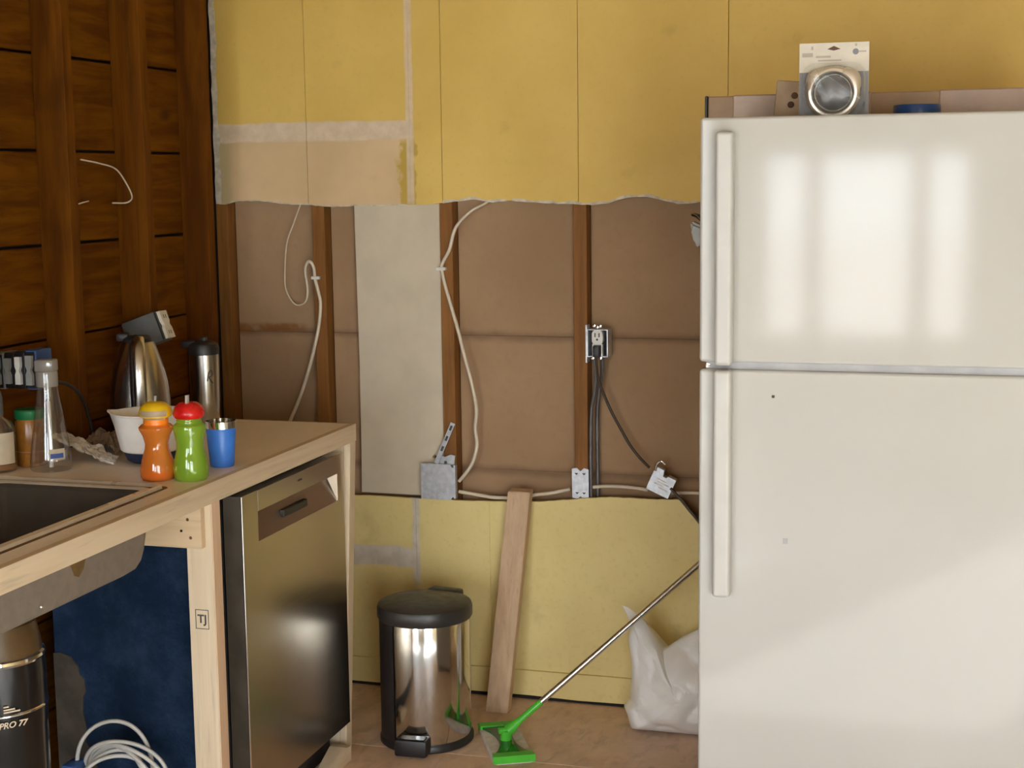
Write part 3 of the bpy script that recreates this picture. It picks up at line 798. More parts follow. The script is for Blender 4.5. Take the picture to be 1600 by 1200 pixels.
tb('straw', 'straw', oc, [(c[0], c[1], Z0 + .170), (c[0] + .001, c[1], Z0 + .186)], .0035, 0, 10)
# green cup
c = (-1.648, -1.310)
gc = thing('straw_cup', 'lime green hourglass straw cup with red lid', 'cup', (*c, Z0), 'toddler straw cups')
lt('body', 'green', gc, [(0, Z0), (.034, Z0), (.0375, Z0 + .006), (.0385, Z0 + .028), (.034, Z0 + .052), (.0295, Z0 + .070), (.0295, Z0 + .082), (.033, Z0 + .100), (.036, Z0 + .114), (.034, Z0 + .122), (.0275, Z0 + .127), (.0265, Z0 + .140)], (*c, 0), 44)
for z_ in (.128, .132, .136):
    lt('neck_thread', 'green', gc, [(.0272, Z0 + z_ - .0012), (.0282, Z0 + z_), (.0272, Z0 + z_ + .0012)], (*c, 0), 36)
lt('lid', 'red', gc, [(.020, Z0 + .137), (.030, Z0 + .1375), (.0345, Z0 + .144), (.0350, Z0 + .150), (.031, Z0 + .162), (.020, Z0 + .171), (.007, Z0 + .1735), (0, Z0 + .1735)], (*c, 0), 44)
tb('straw', 'straw', gc, [(c[0] + .004, c[1] - .014, Z0 + .158), (c[0] + .006, c[1] - .015, Z0 + .190)], .0055, 0, 10, flat=.5)
# blue tumbler
c = (-1.655, -1.150)
bt = thing('tumbler', 'bright blue tumbler with bare steel rim', 'tumbler', (*c, Z0))
lt('body', 'blue', bt, [(0, Z0), (.0265, Z0), (.0280, Z0 + .003), (.0345, Z0 + .089), (.0340, Z0 + .090)], (*c, 0), 44)
lt('steel_rim', 'chrome', bt, [(.0343, Z0 + .0895), (.0352, Z0 + .104), (.0352, Z0 + .106), (.0335, Z0 + .106), (.0325, Z0 + .08), (.026, Z0 + .01), (0, Z0 + .008)], (*c, 0), 44)
# peanut butter jar
c = (-2.100, -1.243)
jr = thing('jar', 'brown spread jar with green lid behind the spray bottle', 'jar', (*c, Z0))
lt('body', 'pb', jr, [(0, Z0), (.032, Z0), (.0345, Z0 + .004), (.0345, Z0 + .100), (.031, Z0 + .110), (.030, Z0 + .115)], (*c, 0), 40)
lt('lid', 'greenlid', jr, [(.0335, Z0 + .111), (.0345, Z0 + .113), (.0345, Z0 + .130), (.032, Z0 + .133), (0, Z0 + .133)], (*c, 0), 40)
lt('label_band', 'tan', jr, [(.0349, Z0 + .035), (.0349, Z0 + .036)], (*c, 0), 36)
# spray bottle
c = (-2.020, -1.285)
sp = thing('spray_bottle', 'clear plastic pump bottle with white dip tube by the sink', 'bottle', (*c, Z0))
lt('body', 'clear', sp, [(0, Z0 + .001), (.044, Z0 + .001), (.0470, Z0 + .006), (.0470, Z0 + .024), (.043, Z0 + .055), (.035, Z0 + .110), (.027, Z0 + .160), (.0235, Z0 + .185), (.0235, Z0 + .196)], (*c, 0), 48)
lt('dip_tube', 'tube_white', sp, [(.0050, Z0 + .006), (.0056, Z0 + .10), (.0048, Z0 + .165), (0, Z0 + .165)], (*c, 0), 14)
lt('pump', 'milky', sp, [(.0032, Z0 + .155), (.008, Z0 + .168), (.0085, Z0 + .196)], (*c, 0), 18)
lt('cap', 'milky', sp, [(.0245, Z0 + .194), (.0245, Z0 + .225), (.0235, Z0 + .229), (.0, Z0 + .229)], (*c, 0), 36)
bm = nb(); box(bm, -.022, .022, -.018, .018, .228, .256, .004, 2, M=T(c[0], c[1], Z0) @ Rz(.2)); obj('pump_head', bm, 'milky', sp, smooth=True)
lt('label', 'label', sp, [(.0462, Z0 + .028), (.0448, Z0 + .054)], (*c, 0), 10, a0=math.radians(-62), a1=math.radians(-14))
lt('label_print', 'labelblue', sp, [(.0463, Z0 + .033), (.0459, Z0 + .044)], (*c, 0), 8, a0=math.radians(-58), a1=math.radians(-20))
# bottle at the frame edge
c = (-2.150 + .02, -1.325)
lb = thing('soap_bottle', 'bottle with cream label at the left edge beside the jar', 'bottle', (*c, Z0))
lt('body', 'clear', lb, [(0, Z0 + .001), (.036, Z0 + .001), (.039, Z0 + .006), (.039, Z0 + .094), (.032, Z0 + .112), (.016, Z0 + .124), (.0135, Z0 + .130)], (*c, 0), 40)
lt('label', 'label', lb, [(.0394, Z0 + .020), (.0394, Z0 + .092)], (*c, 0), 20, a0=math.radians(-150), a1=math.radians(5))
lt('neck_cap', 'grey', lb, [(.0145, Z0 + .128), (.0145, Z0 + .170), (.011, Z0 + .184), (0, Z0 + .184)], (*c, 0), 24)
lt('liquid', 'pb', lb, [(0, Z0 + .005), (.0375, Z0 + .006), (.0375, Z0 + .018), (0, Z0 + .018)], (*c, 0), 30)

# crumpled foil and brown packet
def crumple(name, mat, quad, hfun, amp, n, label, cat, seed):
    bm = nb(); A, B, C_, D_ = [Vector(p) for p in quad]
    grid = []
    for i in range(n + 1):
        row = []
        for j in range(n + 1):
            u, v_ = i / n, j / n
            p = (A * (1 - u) + B * u) * (1 - v_) + (D_ * (1 - u) + C_ * u) * v_
            q = Vector((u * 4 + seed, v_ * 4, seed))
            h = hfun(u, v_) + amp * abs(mnoise.noise(q * 1.0)) + amp * .9 * abs(mnoise.noise(q * 2.3)) + amp * .5 * mnoise.noise(q * 5)
            p = p + Vector((mnoise.noise(q + Vector((9, 0, 0))) * .012, mnoise.noise(q + Vector((0, 9, 0))) * .012, 0))
            row.append((p.x, p.y, max(Z0 + .0006, Z0 + h)))
        grid.append(row)
    V = [[bm.verts.new(p) for p in r_] for r_ in grid]
    W = [[bm.verts.new((p[0], p[1], p[2] - .0005)) for p in r_] for r_ in grid]
    for i in range(n):
        for j in range(n):
            bm.faces.new((V[i][j], V[i + 1][j], V[i + 1][j + 1], V[i][j + 1]))
            bm.faces.new((W[i][j], W[i][j + 1], W[i + 1][j + 1], W[i + 1][j]))
    for k in range(n):
        bm.faces.new((V[k][0], W[k][0], W[k + 1][0], V[k + 1][0])); bm.faces.new((V[k][n], V[k + 1][n], W[k + 1][n], W[k][n]))
        bm.faces.new((V[0][k], V[0][k + 1], W[0][k + 1], W[0][k])); bm.faces.new((V[n][k], W[n][k], W[n][k + 1], V[n][k + 1]))
    return obj(name, bm, mat, None, smooth=True, angle=28, label=label, cat=cat)
crumple('foil_sheet', 'foil', [(-2.10, -1.18, 0), (-1.905, -1.205, 0), (-1.945, -1.12, 0), (-2.115, -1.06, 0)],
        lambda u, v: .056 * (1 - u) ** 1.2 * (1 - .2 * v), .010, 26, 'crumpled silver foil lying between the spray bottle and bowl', 'foil', 3.1)
crumple('foil_packet', 'brownfoil', [(-2.09, -1.04, 0), (-1.955, -1.09, 0), (-1.955, -.985, 0), (-2.10, -.93, 0)],
        lambda u, v: .032 * math.sin(PI * v) * (1 - .3 * u), .020, 24, 'brown shiny foil packet lying behind the silver foil', 'packet', 8.4)
tb('black_cord', 'cord', None, [(-2.132, -1.12, 1.095), (-2.125, -1.06, 1.083), (-2.12, -1.02, 1.063), (-2.12, -.983, 1.026), (-2.125, -.955, .982), (-2.125, -.945, .950), (-2.125, -.94, .921)], .0042, 6, 8,
   label='black cord drooping along the stained studs to the counter', cat='cord')

# electrical boxes on the left wall
def device_box(name, label, M, bmat, dmat, L=.085, Wd=.055, H=.075, marks=True, devd=.010):
    t = thing(name, label, 'electrical box', tuple(M.translation))
    bm = nb(); box(bm, -L, 0, -Wd / 2, Wd / 2, -H / 2, H / 2, .004, 2, M=M); obj('box_shell', bm, bmat, t, smooth=True)
    bm = nb(); box(bm, 0.0, .004, -Wd / 2 - .002, Wd / 2 + .002, -H / 2 + .004, H / 2 - .004, .001, 1, M=M); obj('strap', bm, 'blk', t, smooth=True)
    bm = nb(); prism(bm, [(-Wd * .36, -H * .46), (Wd * .36, -H * .46), (Wd * .36, -H * .12), (Wd * .26, 0), (Wd * .36, H * .12), (Wd * .36, H * .46), (-Wd * .36, H * .46), (-Wd * .36, H * .12), (-Wd * .26, 0), (-Wd * .36, -H * .12)], 'x', .003, .003 + devd, M=M)
    obj('receptacle', bm, dmat, t)
    if marks:
        for zz in (-.27, .27):
            for yy in (-.1, .1):
                bm = nb(); box(bm, .003 + devd, .0036 + devd, yy * Wd - .0012, yy * Wd + .0012, zz * H - .005, zz * H + .005, M=M); obj('slot', bm, 'ink', t)
    return t
gb = device_box('outlet_box', 'tilted grey plastic outlet box with ivory receptacle above the carafe', T(-2.075, -.655, 1.186) @ Ry(math.radians(-20)) @ Rz(math.radians(6)), 'grey', 'ivory', .10, .062, .082)
tb('feed_cable', 'cord', gb, [(-2.165, -.66, 1.15), (-2.19, -.64, 1.14), (-2.20, -.615, 1.16)], .005, 5, 8)
def wall_box(name, label, x0, x1, z0, z1, bmat, dmat, y=-1.20, dep=.06):
    t = thing(name, label, 'electrical box', ((x0 + x1) / 2, y, z0))
    bx('box_shell', bmat, t, x0, x1, y - .004, y + dep, z0, z1, .003, 2)
    m = (z0 + z1) / 2; hx = (x1 - x0)
    bx('strap', 'blk', t, x0 + hx * .12, x1 - hx * .12, y - .007, y - .0042, z0 + .004, z1 - .004)
    bm = nb(); prism(bm, [(x0 + hx * .22, z0 + .012), (x1 - hx * .22, z0 + .012), (x1 - hx * .22, m - .010), (x1 - hx * .36, m), (x1 - hx * .22, m + .010), (x1 - hx * .22, z1 - .012), (x0 + hx * .22, z1 - .012), (x0 + hx * .22, m + .010), (x0 + hx * .36, m), (x0 + hx * .22, m - .010)], 'y', y - .016, y - .0068)
    obj('device', bm, dmat, t)
    return t
wall_box('switch_box', 'pale grey steel wall box at the left edge above the soap bottle', -2.214, -2.190, 1.085, 1.172, 'grey_l', 'grey_l')
wall_box('switch_box', 'black wall box with small grey switch next to the pale grey box', -2.188, -2.160, 1.088, 1.172, 'blk', 'grey_l')
wall_box('switch_box', 'wall box with white receptacle beside the blue box', -2.158, -2.132, 1.087, 1.176, 'blk', 'whitedev')
wall_box('switch_box', 'blue plastic wall box behind the pump bottle head', -2.130, -2.100, 1.086, 1.180, 'bluebox', 'grey_l')

# ================================================================== ELECTRICAL ON THE BACK WALL
cA = thing('cable', 'thin cream cable looping from the drywall cut down behind the counter', 'cable', (-1.95, .0, 1.2))
tb('jacket', 'nm', cA, [(-1.960, .03, 1.515), (-1.966, .008, 1.494), (-1.998, .022, 1.434), (-2.026, .03, 1.375), (-2.037, .034, 1.296), (-2.037, .034, 1.237), (-2.019, .034, 1.198), (-1.996, .03, 1.184), (-1.968, .024, 1.195), (-1.954, .014, 1.228), (-1.958, .010, 1.287), (-1.953, .008, 1.311),
    (-1.940, .007, 1.320), (-1.928, .007, 1.301), (-1.925, .007, 1.272), (-1.915, .006, 1.229), (-1.908, .005, 1.189), (-1.917, .006, 1.12), (-1.938, .008, 1.041), (-1.967, .014, .96), (-2.002, .02, .879), (-2.04, .025, .80), (-2.07, .03, .70)],
   lambda t: .0022 + .0034 * max(0, min(1, (t - .30) / .25)), 6, 8)
bx('staple', 'whitedev', cA, -1.935, -1.908, -.001, .013, 1.266, 1.275, .001, 1)
cB = thing('cable', 'cream cable stapled to the stud and dropping into the square junction box', 'cable', (-1.45, 0, 1.0))
tb('jacket', 'nm', cB, [(-1.365, .03, 1.510), (-1.377, .02, 1.494), (-1.421, .008, 1.47), (-1.46, .006, 1.433), (-1.476, .006, 1.404), (-1.489, .006, 1.357), (-1.51, .006, 1.319), (-1.514, .006, 1.3), (-1.505, .006, 1.253), (-1.486, .006, 1.186), (-1.465, .008, 1.11), (-1.447, .01, 1.033), (-1.428, .012, .957),
    (-1.415, .014, .88), (-1.42, .014, .822), (-1.415, .014, .773), (-1.428, .012, .72), (-1.451, .010, .683), (-1.4745, .016, .657)], lambda t: .0030 + .0026 * min(1, t * 5), 6, 8)
bx('staple', 'whitedev', cB, -1.530, -1.500, -.002, .0125, 1.296, 1.305, .001, 1)
tb('cable', 'nm', None, [(-1.474, .012, .626), (-1.44, .011, .622), (-1.40, .013, .617), (-1.365, .015, .6125), (-1.304, .018, .614), (-1.255, .016, .622), (-1.225, .012, .629), (-1.185, .006, .636), (-1.125, .006, .651)], .0055, 6, 8,
   label='cream cable sagging from the junction box behind the leaning lumber', cat='cable')
tb('cable', 'nm', None, [(-1.068, .030, .655), (-1.02, .030, .660), (-.977, .030, .661), (-.93, .028, .659), (-.895, .022, .656)], .0055, 6, 8,
   label='cream cable between the stud guard plate and the tilted box', cat='cable')
tb('cable', 'nm', None, [(-.825, .024, .650), (-.79, .030, .651), (-.75, .032, .652), (-.68, .034, .652)], .005, 6, 8,
   label='cream cable leaving the tilted box towards the fridge', cat='cable')
# square junction box
jb = thing('junction_box', 'square galvanized junction box with blank cover under the white board', 'junction box', (-1.53, 0, .605))
bx('box_body', 'galv', jb, -1.583, -1.477, -.012, .010, .606, .712, .004, 2)
bm = nb(); prism(bm, [(-1.586, .604), (-1.492, .604), (-1.486, .613), (-1.476, .615), (-1.476, .702), (-1.486, .704), (-1.492, .713), (-1.586, .713)], 'y', -.0155, -.0125); obj('cover', bm, 'galv', jb)
Mk = about((-1.537, -.004, .718), Ry(math.radians(24)))
bm = nb(); box(bm, -1.5445, -1.5295, -.0065, -.0045, .712, .850, .0006, 1, M=Mk); st_ = obj('hanger_strap', bm, 'galv', jb)
for zz in (.755, .790, .825):
    bm = nb(); box(bm, -1.5405, -1.5335, -.0069, -.0064, zz, zz + .016, M=Mk); obj('slot', bm, 'ink', st_)
lt('nail', 'chrome', jb, [(0, .003), (.004, .0025), (.006, 0)], (0, 0, 0), 12, M=T(-1.556, .025, .728) @ Rx(PI / 2))
bm = nb(); prism(bm, [(-1.528, .712), (-1.483, .712), (-1.480, .738), (-1.494, .741), (-1.512, .733), (-1.525, .738)], 'y', -.002, .002); obj('ear', bm, 'galv', jb)
for (sx, sz) in ((-1.487, .707), (-1.487, .609), (-1.507, .718)):
    lt('screw', 'ink', jb, [(0, .0025), (.004, .002), (.0048, 0)], (0, 0, 0), 10, M=T(sx, -.0125, sz) @ Rx(PI / 2))
# stud guard plate
gp = thing('stud_guard_plate', 'small steel nail plate on the stud beside the grey cables', 'nail plate', (-1.094, .01, .624))
bm = nb(); prism(bm, [(-1.119, .626), (-1.103, .622), (-1.094, .631), (-1.085, .622), (-1.069, .625), (-1.069, .711), (-1.083, .715), (-1.094, .705), (-1.105, .715), (-1.120, .712)], 'y', .0095, .0120); obj('plate', bm, 'galv', gp)
for (sx, sz) in ((-1.106, .698), (-1.083, .698), (-1.104, .640), (-1.083, .640)):
    bm = nb(); prism(bm, [(sx - .006, sz + .002), (sx + .006, sz + .002), (sx, sz - .004)], 'y', .0088, .0094); obj('tooth_hole', bm, 'ink', gp)
# tilted metal box
tbx = thing('metal_box', 'tilted galvanized metal box with cable clamp near the fridge', 'electrical box', (-.85, 0, .64))
Mt = T(-.848, -.006, .682) @ Ry(math.radians(24))
bm = nb(); prism(bm, [(-.035, -.030), (.035, -.030), (.035, .030), (.010, .030), (.006, .024), (-.004, .024), (-.008, .042), (-.030, .042), (-.035, .030)], 'y', -.008, .018, M=Mt); obj('box_body', bm, 'galv', tbx)
for i, (a, b, zz) in enumerate(((-.02, .015, .010), (-.012, .024, .002), (-.02, .01, -.006), (-.004, .026, -.013))):
    bm = nb(); box(bm, a, b, -.0087, -.0081, zz, zz + .0035, M=Mt); obj('print_line', bm, 'white', tbx)
tb('clamp', 'chrome', tbx, [tuple(Mt @ Vector(p)) for p in ((-.031, -.008, .030), (-.034, -.010, .052), (-.026, -.012, .064), (-.012, -.010, .060))], .0035, 4, 8)
# outlet in steel box
ot = thing('wall_outlet', 'white duplex outlet in an open steel box on the stud', 'outlet', (-1.037, .01, 1.04))
bm = nb()
for q in ((-1.068, -1.065, 1.048, 1.128), (-1.009, -1.006, 1.048, 1.128), (-1.065, -1.009, 1.126, 1.128), (-1.065, -1.009, 1.048, 1.050)):
    box(bm, q[0], q[1], -.006, .045, q[2], q[3])
obj('box_shell', bm, 'galv', ot)
bx('box_back', 'blk', ot, -1.065, -1.009, .030, .033, 1.050, 1.126)
bx('bracket', 'galv', ot, -1.0735, -1.0685, -.002, .03, 1.030, 1.14, .0006, 1)
bm = nb(); prism(bm, rrect(-1.0525, -1.0205, 1.083, 1.127, .013, 5), 'y', -.009, .012); obj('receptacle_face', bm, 'whitedev', ot)
bm = nb(); prism(bm, [(-1.0515, 1.050), (-1.0475, 1.050), (-1.0475, 1.083), (-1.0255, 1.083), (-1.0255, 1.050), (-1.0215, 1.050), (-1.0215, 1.086), (-1.0515, 1.086)], 'y', -.008, .010); obj('receptacle_lower', bm, 'whitedev', ot)
for sx in (-1.043, -1.031):
    bm = nb(); box(bm, sx - .0016, sx + .0016, -.0095, -.0088, 1.106, 1.118); obj('slot', bm, 'ink', ot)
lt('ground_hole', 'ink', ot, [(0, .0005), (.003, .0005), (.0032, 0)], (0, 0, 0), 12, M=T(-1.037, -.009, 1.099) @ Rx(PI / 2))
for (sx, sz) in ((-1.046, 1.139), (-1.0285, 1.138), (-1.037, 1.135)):
    lt('screw', 'chrome', ot, [(0, .004), (.0045, .003), (.0055, 0)], (0, 0, 0), 10, M=T(sx, -.004, sz) @ Rx(PI / 2))
for sx in (-1.050, -1.027):
    lt('clamp_screw', 'chrome', ot, [(0, .003), (.0045, .0022), (.0055, 0)], (0, 0, 0), 12, M=T(sx, -.008, 1.045) @ Rx(PI / 2))
pl = thing('appliance_cord', 'black cord plugged into the wall outlet and drooping right', 'cord', (-1.037, 0, 1.05))
bm = nb(); box(bm, -1.0465, -1.0265, -.028, -.0085, 1.048, 1.083, .004, 2); obj('plug', bm, 'blk', pl, smooth=True)
tb('cord', 'brncord', pl, [(-1.0365, -.020, 1.050), (-1.0375, -.014, 1.02), (-1.035, -.004, .985), (-1.024, .006, .945), (-1.004, .012, .895), (-.975, .014, .840), (-.945, .012, .790), (-.915, .008, .754), (-.885, .000, .728)], .0042, 6, 8)
tb('grey_cable', 'bx', None, [(-1.053, .004, 1.050), (-1.044, .008, 1.003), (-1.050, .014, .946), (-1.062, .022, .889), (-1.066, .026, .794), (-1.066, .026, .60), (-1.066, .026, .45)], .0058, 6, 10,
   label='left grey armored cable running down beside the stud', cat='cable')
tb('grey_cable', 'bx', None, [(-1.026, .008, 1.050), (-1.029, .022, 1.003), (-1.044, .036, .926), (-1.050, .042, .85), (-1.049, .042, .70), (-1.049, .042, .45)], .0055, 6, 10,
   label='right grey armored cable running down from the outlet', cat='cable')
tb('fridge_cord', 'brncord', None, [(-.820, -.012, .672), (-.800, -.016, .652), (-.788, -.018, .641), (-.765, -.022, .615), (-.742, -.026, .59), (-.70, -.05, .545), (-.64, -.12, .48), (-.58, -.25, .36), (-.54, -.45, .25)], .0050, 6, 8,
   label='dark cord slanting from the tilted box down behind the fridge', cat='cord')

# ================================================================== FLOOR ITEMS
# trash can
tcx, tcy = -1.443, -.392
tr = thing('trash_can', 'round stainless step trash can with black lid', 'trash can', (tcx, tcy, 0))
fa = math.atan2(-4.298 - tcy, 0 - tcx)       # the way the can is seen from the middle of the room
s0, s1 = fa - math.radians(44), fa + math.radians(150)
lt('steel_body', 'steel_can', tr, [(.1255, .020), (.1262, .022), (.1262, .358), (.1255, .360)], (tcx, tcy, 0), 64, a0=s0, a1=s1)
lt('back_housing', 'blk', tr, [(.120, .016), (.1285, .020), (.1285, .365), (.120, .368)], (tcx, tcy, 0), 40, a0=s1, a1=s0 + 2 * PI)
lt('inner_bucket', 'blk', tr, [(.121, .01), (.121, .365), (0, .365)], (tcx, tcy, 0), 40)
lt('base_ring', 'blk', tr, [(0, .0), (.128, .0), (.132, .004), (.132, .016), (.128, .023), (.12, .024)], (tcx, tcy, 0), 64)
lt('lid', 'lid', tr, [(.122, .355), (.130, .356), (.1335, .362), (.1335, .386), (.130, .395), (.122, .3985), (.06, .4035), (0, .405)], (tcx, tcy, 0), 64)
bm = nb(); box(bm, .105, .150, -.05, .05, .30, .402, .008, 2, M=T(tcx, tcy, 0) @ Rz(fa + math.radians(152))); obj('hinge_cover', bm, 'lid', tr, smooth=True)
bm = nb(); box(bm, .100, .166, -.046, .046, .004, .052, .007, 2, M=T(tcx, tcy, 0) @ Rz(fa - math.radians(17))); pd = obj('pedal', bm, 'blk', tr, smooth=True)
bm = nb(); box(bm, .130, .163, -.040, .040, .0505, .0545, .002, 1, M=T(tcx, tcy, 0) @ Rz(fa - math.radians(17))); obj('pedal_tread', bm, 'blk_gloss', pd, smooth=True)

# leaning lumber
bm = nb()
bot = [(-1.3475, -.150, 0), (-1.2795, -.150, 0), (-1.2795, -.114, 0), (-1.3475, -.114, 0)]
top = [(-1.3035, -.040, .6445), (-1.2355, -.040, .6445), (-1.2355, -.003, .649), (-1.3035, -.003, .649)]
loft(bm, [bot, top], True, True)
bmesh.ops.bevel(bm, geom=bm.edges[:], offset=.002, segments=2, affect='EDGES')
obj('lumber_piece', bm, 'lumber', None, smooth=True, label='short length of sawn lumber leaning on the yellow wall', cat='lumber')

# mop
mp = thing('floor_mop', 'green flat floor mop with steel pole leaning behind the fridge', 'mop', (-1.205, -.395, 0))
H = Vector((-1.208, -.400, 0))
ax_u = Vector((.205, -.165, 0)).normalized()       # across the pad, towards the viewer
e1 = (Vector((-1.187, -.555, 0)) - Vector((-1.305, -.321, 0))); e1.normalize()      # long side direction
e2 = Vector((-e1.y, e1.x, 0))
def mpt(a, b, z): q = H + e1 * a + e2 * b; return (q.x, q.y, z)
bm = nb(); loft(bm, [[mpt(a, b, z) for a, b in rrect(-.128, .128, -.052, .052, .012)] for z in (.002, .011)], True, True); obj('pad', bm, 'mopcloth', mp)
bm = nb(); loft(bm, [[mpt(a * k, b * k, z) for a, b in rrect(-.132, .132, -.056, .056, .014)] for z, k in ((.001, 1.0), (.011, 1.0), (.0145, .97))], True, True); obj('cloth', bm, 'mopcloth', mp, smooth=True)
def hourglass(sc_=1.0):
    P_ = []
    for s in range(0, 41):
        a = -.124 + .248 * s / 40
        P_.append((a, .050 * (.42 + .58 * min(1, abs(a) / .105) ** 2.2)))
    return [(a, b * sc_) for a, b in P_] + [(a, -b * sc_) for a, b in reversed(P_)]
bm = nb(); loft(bm, [[mpt(a, b, z) for a, b in hourglass()] for z in (.0148, .021)], True, True); obj('top_plate', bm, 'mopgreen_d', mp)
for s in (-1, 1):
    bm = nb(); prism_pts = [mpt(s * a, b, z) for z in (.004, .0245) for a, b in ((.104, -.055), (.134, -.058), (.134, .058), (.104, .055))]
    loft(bm, [prism_pts[:4], prism_pts[4:]], True, True); obj('end_bar', bm, 'mopgreen', mp)
E_ = Vector((-.45, -.022, .726)); B_ = Vector((H.x + .003, H.y, .044)); dv = (E_ - B_).normalized()
tb('joint', 'mopgreen', mp, [(H.x, H.y, .019), (H.x + .002, H.y, .048)], .016, 0, 14)
tb('joint_pin', 'mopgreen', mp, [tuple(B_ + Vector((-.02, -.012, .004))), tuple(B_ + Vector((.02, .012, .004)))], .009, 0, 12)
tb('neck', 'mopgreen', mp, [tuple(B_ + dv * .004), tuple(B_ + dv * .03), tuple(B_ + dv * .06), tuple(B_ + dv * .125)], lambda t: .017 - .008 * min(1, t * 1.6), 5, 14)
tb('pole', 'pole', mp, [tuple(B_ + dv * .12), tuple(E_)], .0085, 0, 14)

# plastic bag
bc = Vector((-.745, -.165, .125))
outline = [(-.905, .002), (-.915, .045), (-.925, .066), (-.908, .085), (-.902, .15), (-.903, .20), (-.913, .262), (-.905, .305), (-.918, .335), (-.936, .360), (-.915, .356), (-.890, .338), (-.862, .318), (-.845, .298), (-.832, .262), (-.822, .238), (-.80, .247), (-.76, .278), (-.71, .305),
           (-.66, .33), (-.60, .345), (-.565, .30), (-.555, .2), (-.55, .1), (-.555, .02), (-.58, .002), (-.66, .001), (-.75, .001), (-.84, .001)]
def boundary(theta):
    d_ = Vector((math.cos(theta), math.sin(theta))); best = 0
    for (x1, z1), (x2, z2) in zip(outline, outline[1:] + outline[:1]):
        p = Vector((x1 - bc.x, z1 - bc.z)); q = Vector((x2 - bc.x, z2 - bc.z)); e = q - p
        den = d_.x * e.y - d_.y * e.x
        if abs(den) < 1e-9: continue
        t = (p.x * e.y - p.y * e.x) / den; s = (p.x * d_.y - p.y * d_.x) / den
        if t > 0 and -1e-6 <= s <= 1 + 1e-6: best = max(best, t)
    return best
bm = nb(); NA, NR = 160, 34
Rb = [boundary(2 * PI * i / NA + .0001) for i in range(NA)]
for side in (-1, 1):
    rings = []
    for j in range(NR + 1):
        ring = []
        f_ = j / NR
        for i in range(NA):
            th = 2 * PI * i / NA
            r_ = Rb[i] * f_
            x, z = bc.x + r_ * math.cos(th), bc.z + r_ * math.sin(th)
            tk = .115 * (1 - f_ ** 2.2) ** .6 * (1.0 if z < .16 else max(.18, 1 - (z - .16) * 4.2))
            q = Vector((x * 7, side * 3, z * 7))
            fold = (mnoise.noise(q) * .030 + abs(mnoise.noise(q * 2.2 + Vector((4, 4, 4)))) * .022 + abs(mnoise.noise(Vector((x * 5 + z * 9, 1.7, x * 2)))) * .028 - .012) * min(1, (1 - f_) * 4)
            y = bc.y + side * tk * (1 if side < 0 else .75) + side * fold
            ring.append(bm.verts.new((x, min(y, -.012), max(.0005, z))))
        rings.append(ring)
    for j in range(NR):
        for i in range(NA):
            k = (i + 1) % NA
            bm.faces.new((rings[j][i], rings[j][k], rings[j + 1][k], rings[j + 1][i]))
bmesh.ops.remove_doubles(bm, verts=bm.verts, dist=1e-5)
obj('plastic_bag', bm, 'bag', None, smooth=True, angle=45, label='crumpled white plastic bag on the floor behind the fridge', cat='bag')

# ================================================================== FRIDGE
FX0, FX1, FY = -.520, .244, -1.282
fr = thing('refrigerator', 'white top-freezer refrigerator on the right', 'refrigerator', (-.14, -.9, 0))
bx('cabinet', 'fridge', fr, FX0 + .003, FX1 - .003, -1.220, -.55, .03, 1.676, .006, 2)
for (nm, z0, z1) in (('freezer_door', 1.199, 1.680), ('fresh_food_door', .075, 1.1845)):
    d_ = bx(nm, 'fridge', fr, FX0, FX1, FY, -1.226, z0, z1, .007, 4)
    if nm == 'freezer_door': d_top = d_
    else: d_low = d_
bx('gap_strip', 'gasket', fr, FX0 + .012, FX1 - .012, -1.270, -1.222, 1.183, 1.200)
bx('door_gasket', 'gasket', fr, FX0 + .012, FX1 - .012, -1.2262, -1.2195, .08, 1.670)
bx('toe_grille', 'gasket', fr, FX0 + .01, FX1 - .01, -1.235, -1.21, .005, .070)
for (sx, sy) in ((FX0 + .05, -1.19), (FX1 - .05, -1.19), (FX0 + .05, -.6), (FX1 - .05, -.6)):
    bx('foot', 'blk', fr, sx - .02, sx + .02, sy - .02, sy + .02, 0, .031)
for dd, z0, z1, x0, x1 in ((d_top, 1.196, 1.652, -.4845, -.4500), (d_low, .726, 1.187, -.4865, -.4510)):
    bx('door_handle', 'fridge_h', dd, x0, x1, -1.318, FY - .002, z0, z1, .008, 4)
    bx('handle_base', 'fridge_h', dd, x0 + .005, x1 - .004, FY - .004, FY + .002, z0 + .01, z1 - .01)
lt('hinge_pin', 'chrome', fr, [(0, .004), (.005, .003), (.006, 0)], (0, 0, 0), 12, M=T(FX0 + .016, -1.268, 1.1915) @ Rx(PI / 2))
bm = nb(); box(bm, -.003, .003, -.0006, .0003, -.0028, .0028, .001, 1, M=T(-.372, FY - .0003, 1.133)); obj('paint_chip', bm, 'ink', d_low)
bm = nb(); box(bm, -.005, .005, -.0004, .0003, -.006, .006, .0004, 1, M=T(-.345, FY - .0002, .842)); obj('scuff', bm, 'gasket', d_low)

# chrome clip on the fridge side
cl = thing('magnet_clip', 'chrome bulldog clip magnet on the fridge side', 'clip', (-.53, -1.15, 1.42))
bx('magnet', 'blk', cl, -.5265, -.5175, -1.165, -1.135, 1.435, 1.470, .002, 2)
bm = nb(); prism(bm, [(-.528, 1.462), (-.560, 1.476), (-.556, 1.452), (-.552, 1.430), (-.540, 1.418), (-.530, 1.426)], 'y', -1.172, -1.128); bmesh.ops.bevel(bm, geom=bm.edges[:], offset=.006, segments=3, affect='EDGES'); obj('jaw', bm, 'grey_l', cl, smooth=True)
tb('spring', 'clipmetal', cl, [(-.530, -1.168, 1.472), (-.545, -1.166, 1.484), (-.558, -1.15, 1.488), (-.545, -1.134, 1.484), (-.530, -1.132, 1.472)], .0035, 5, 8)

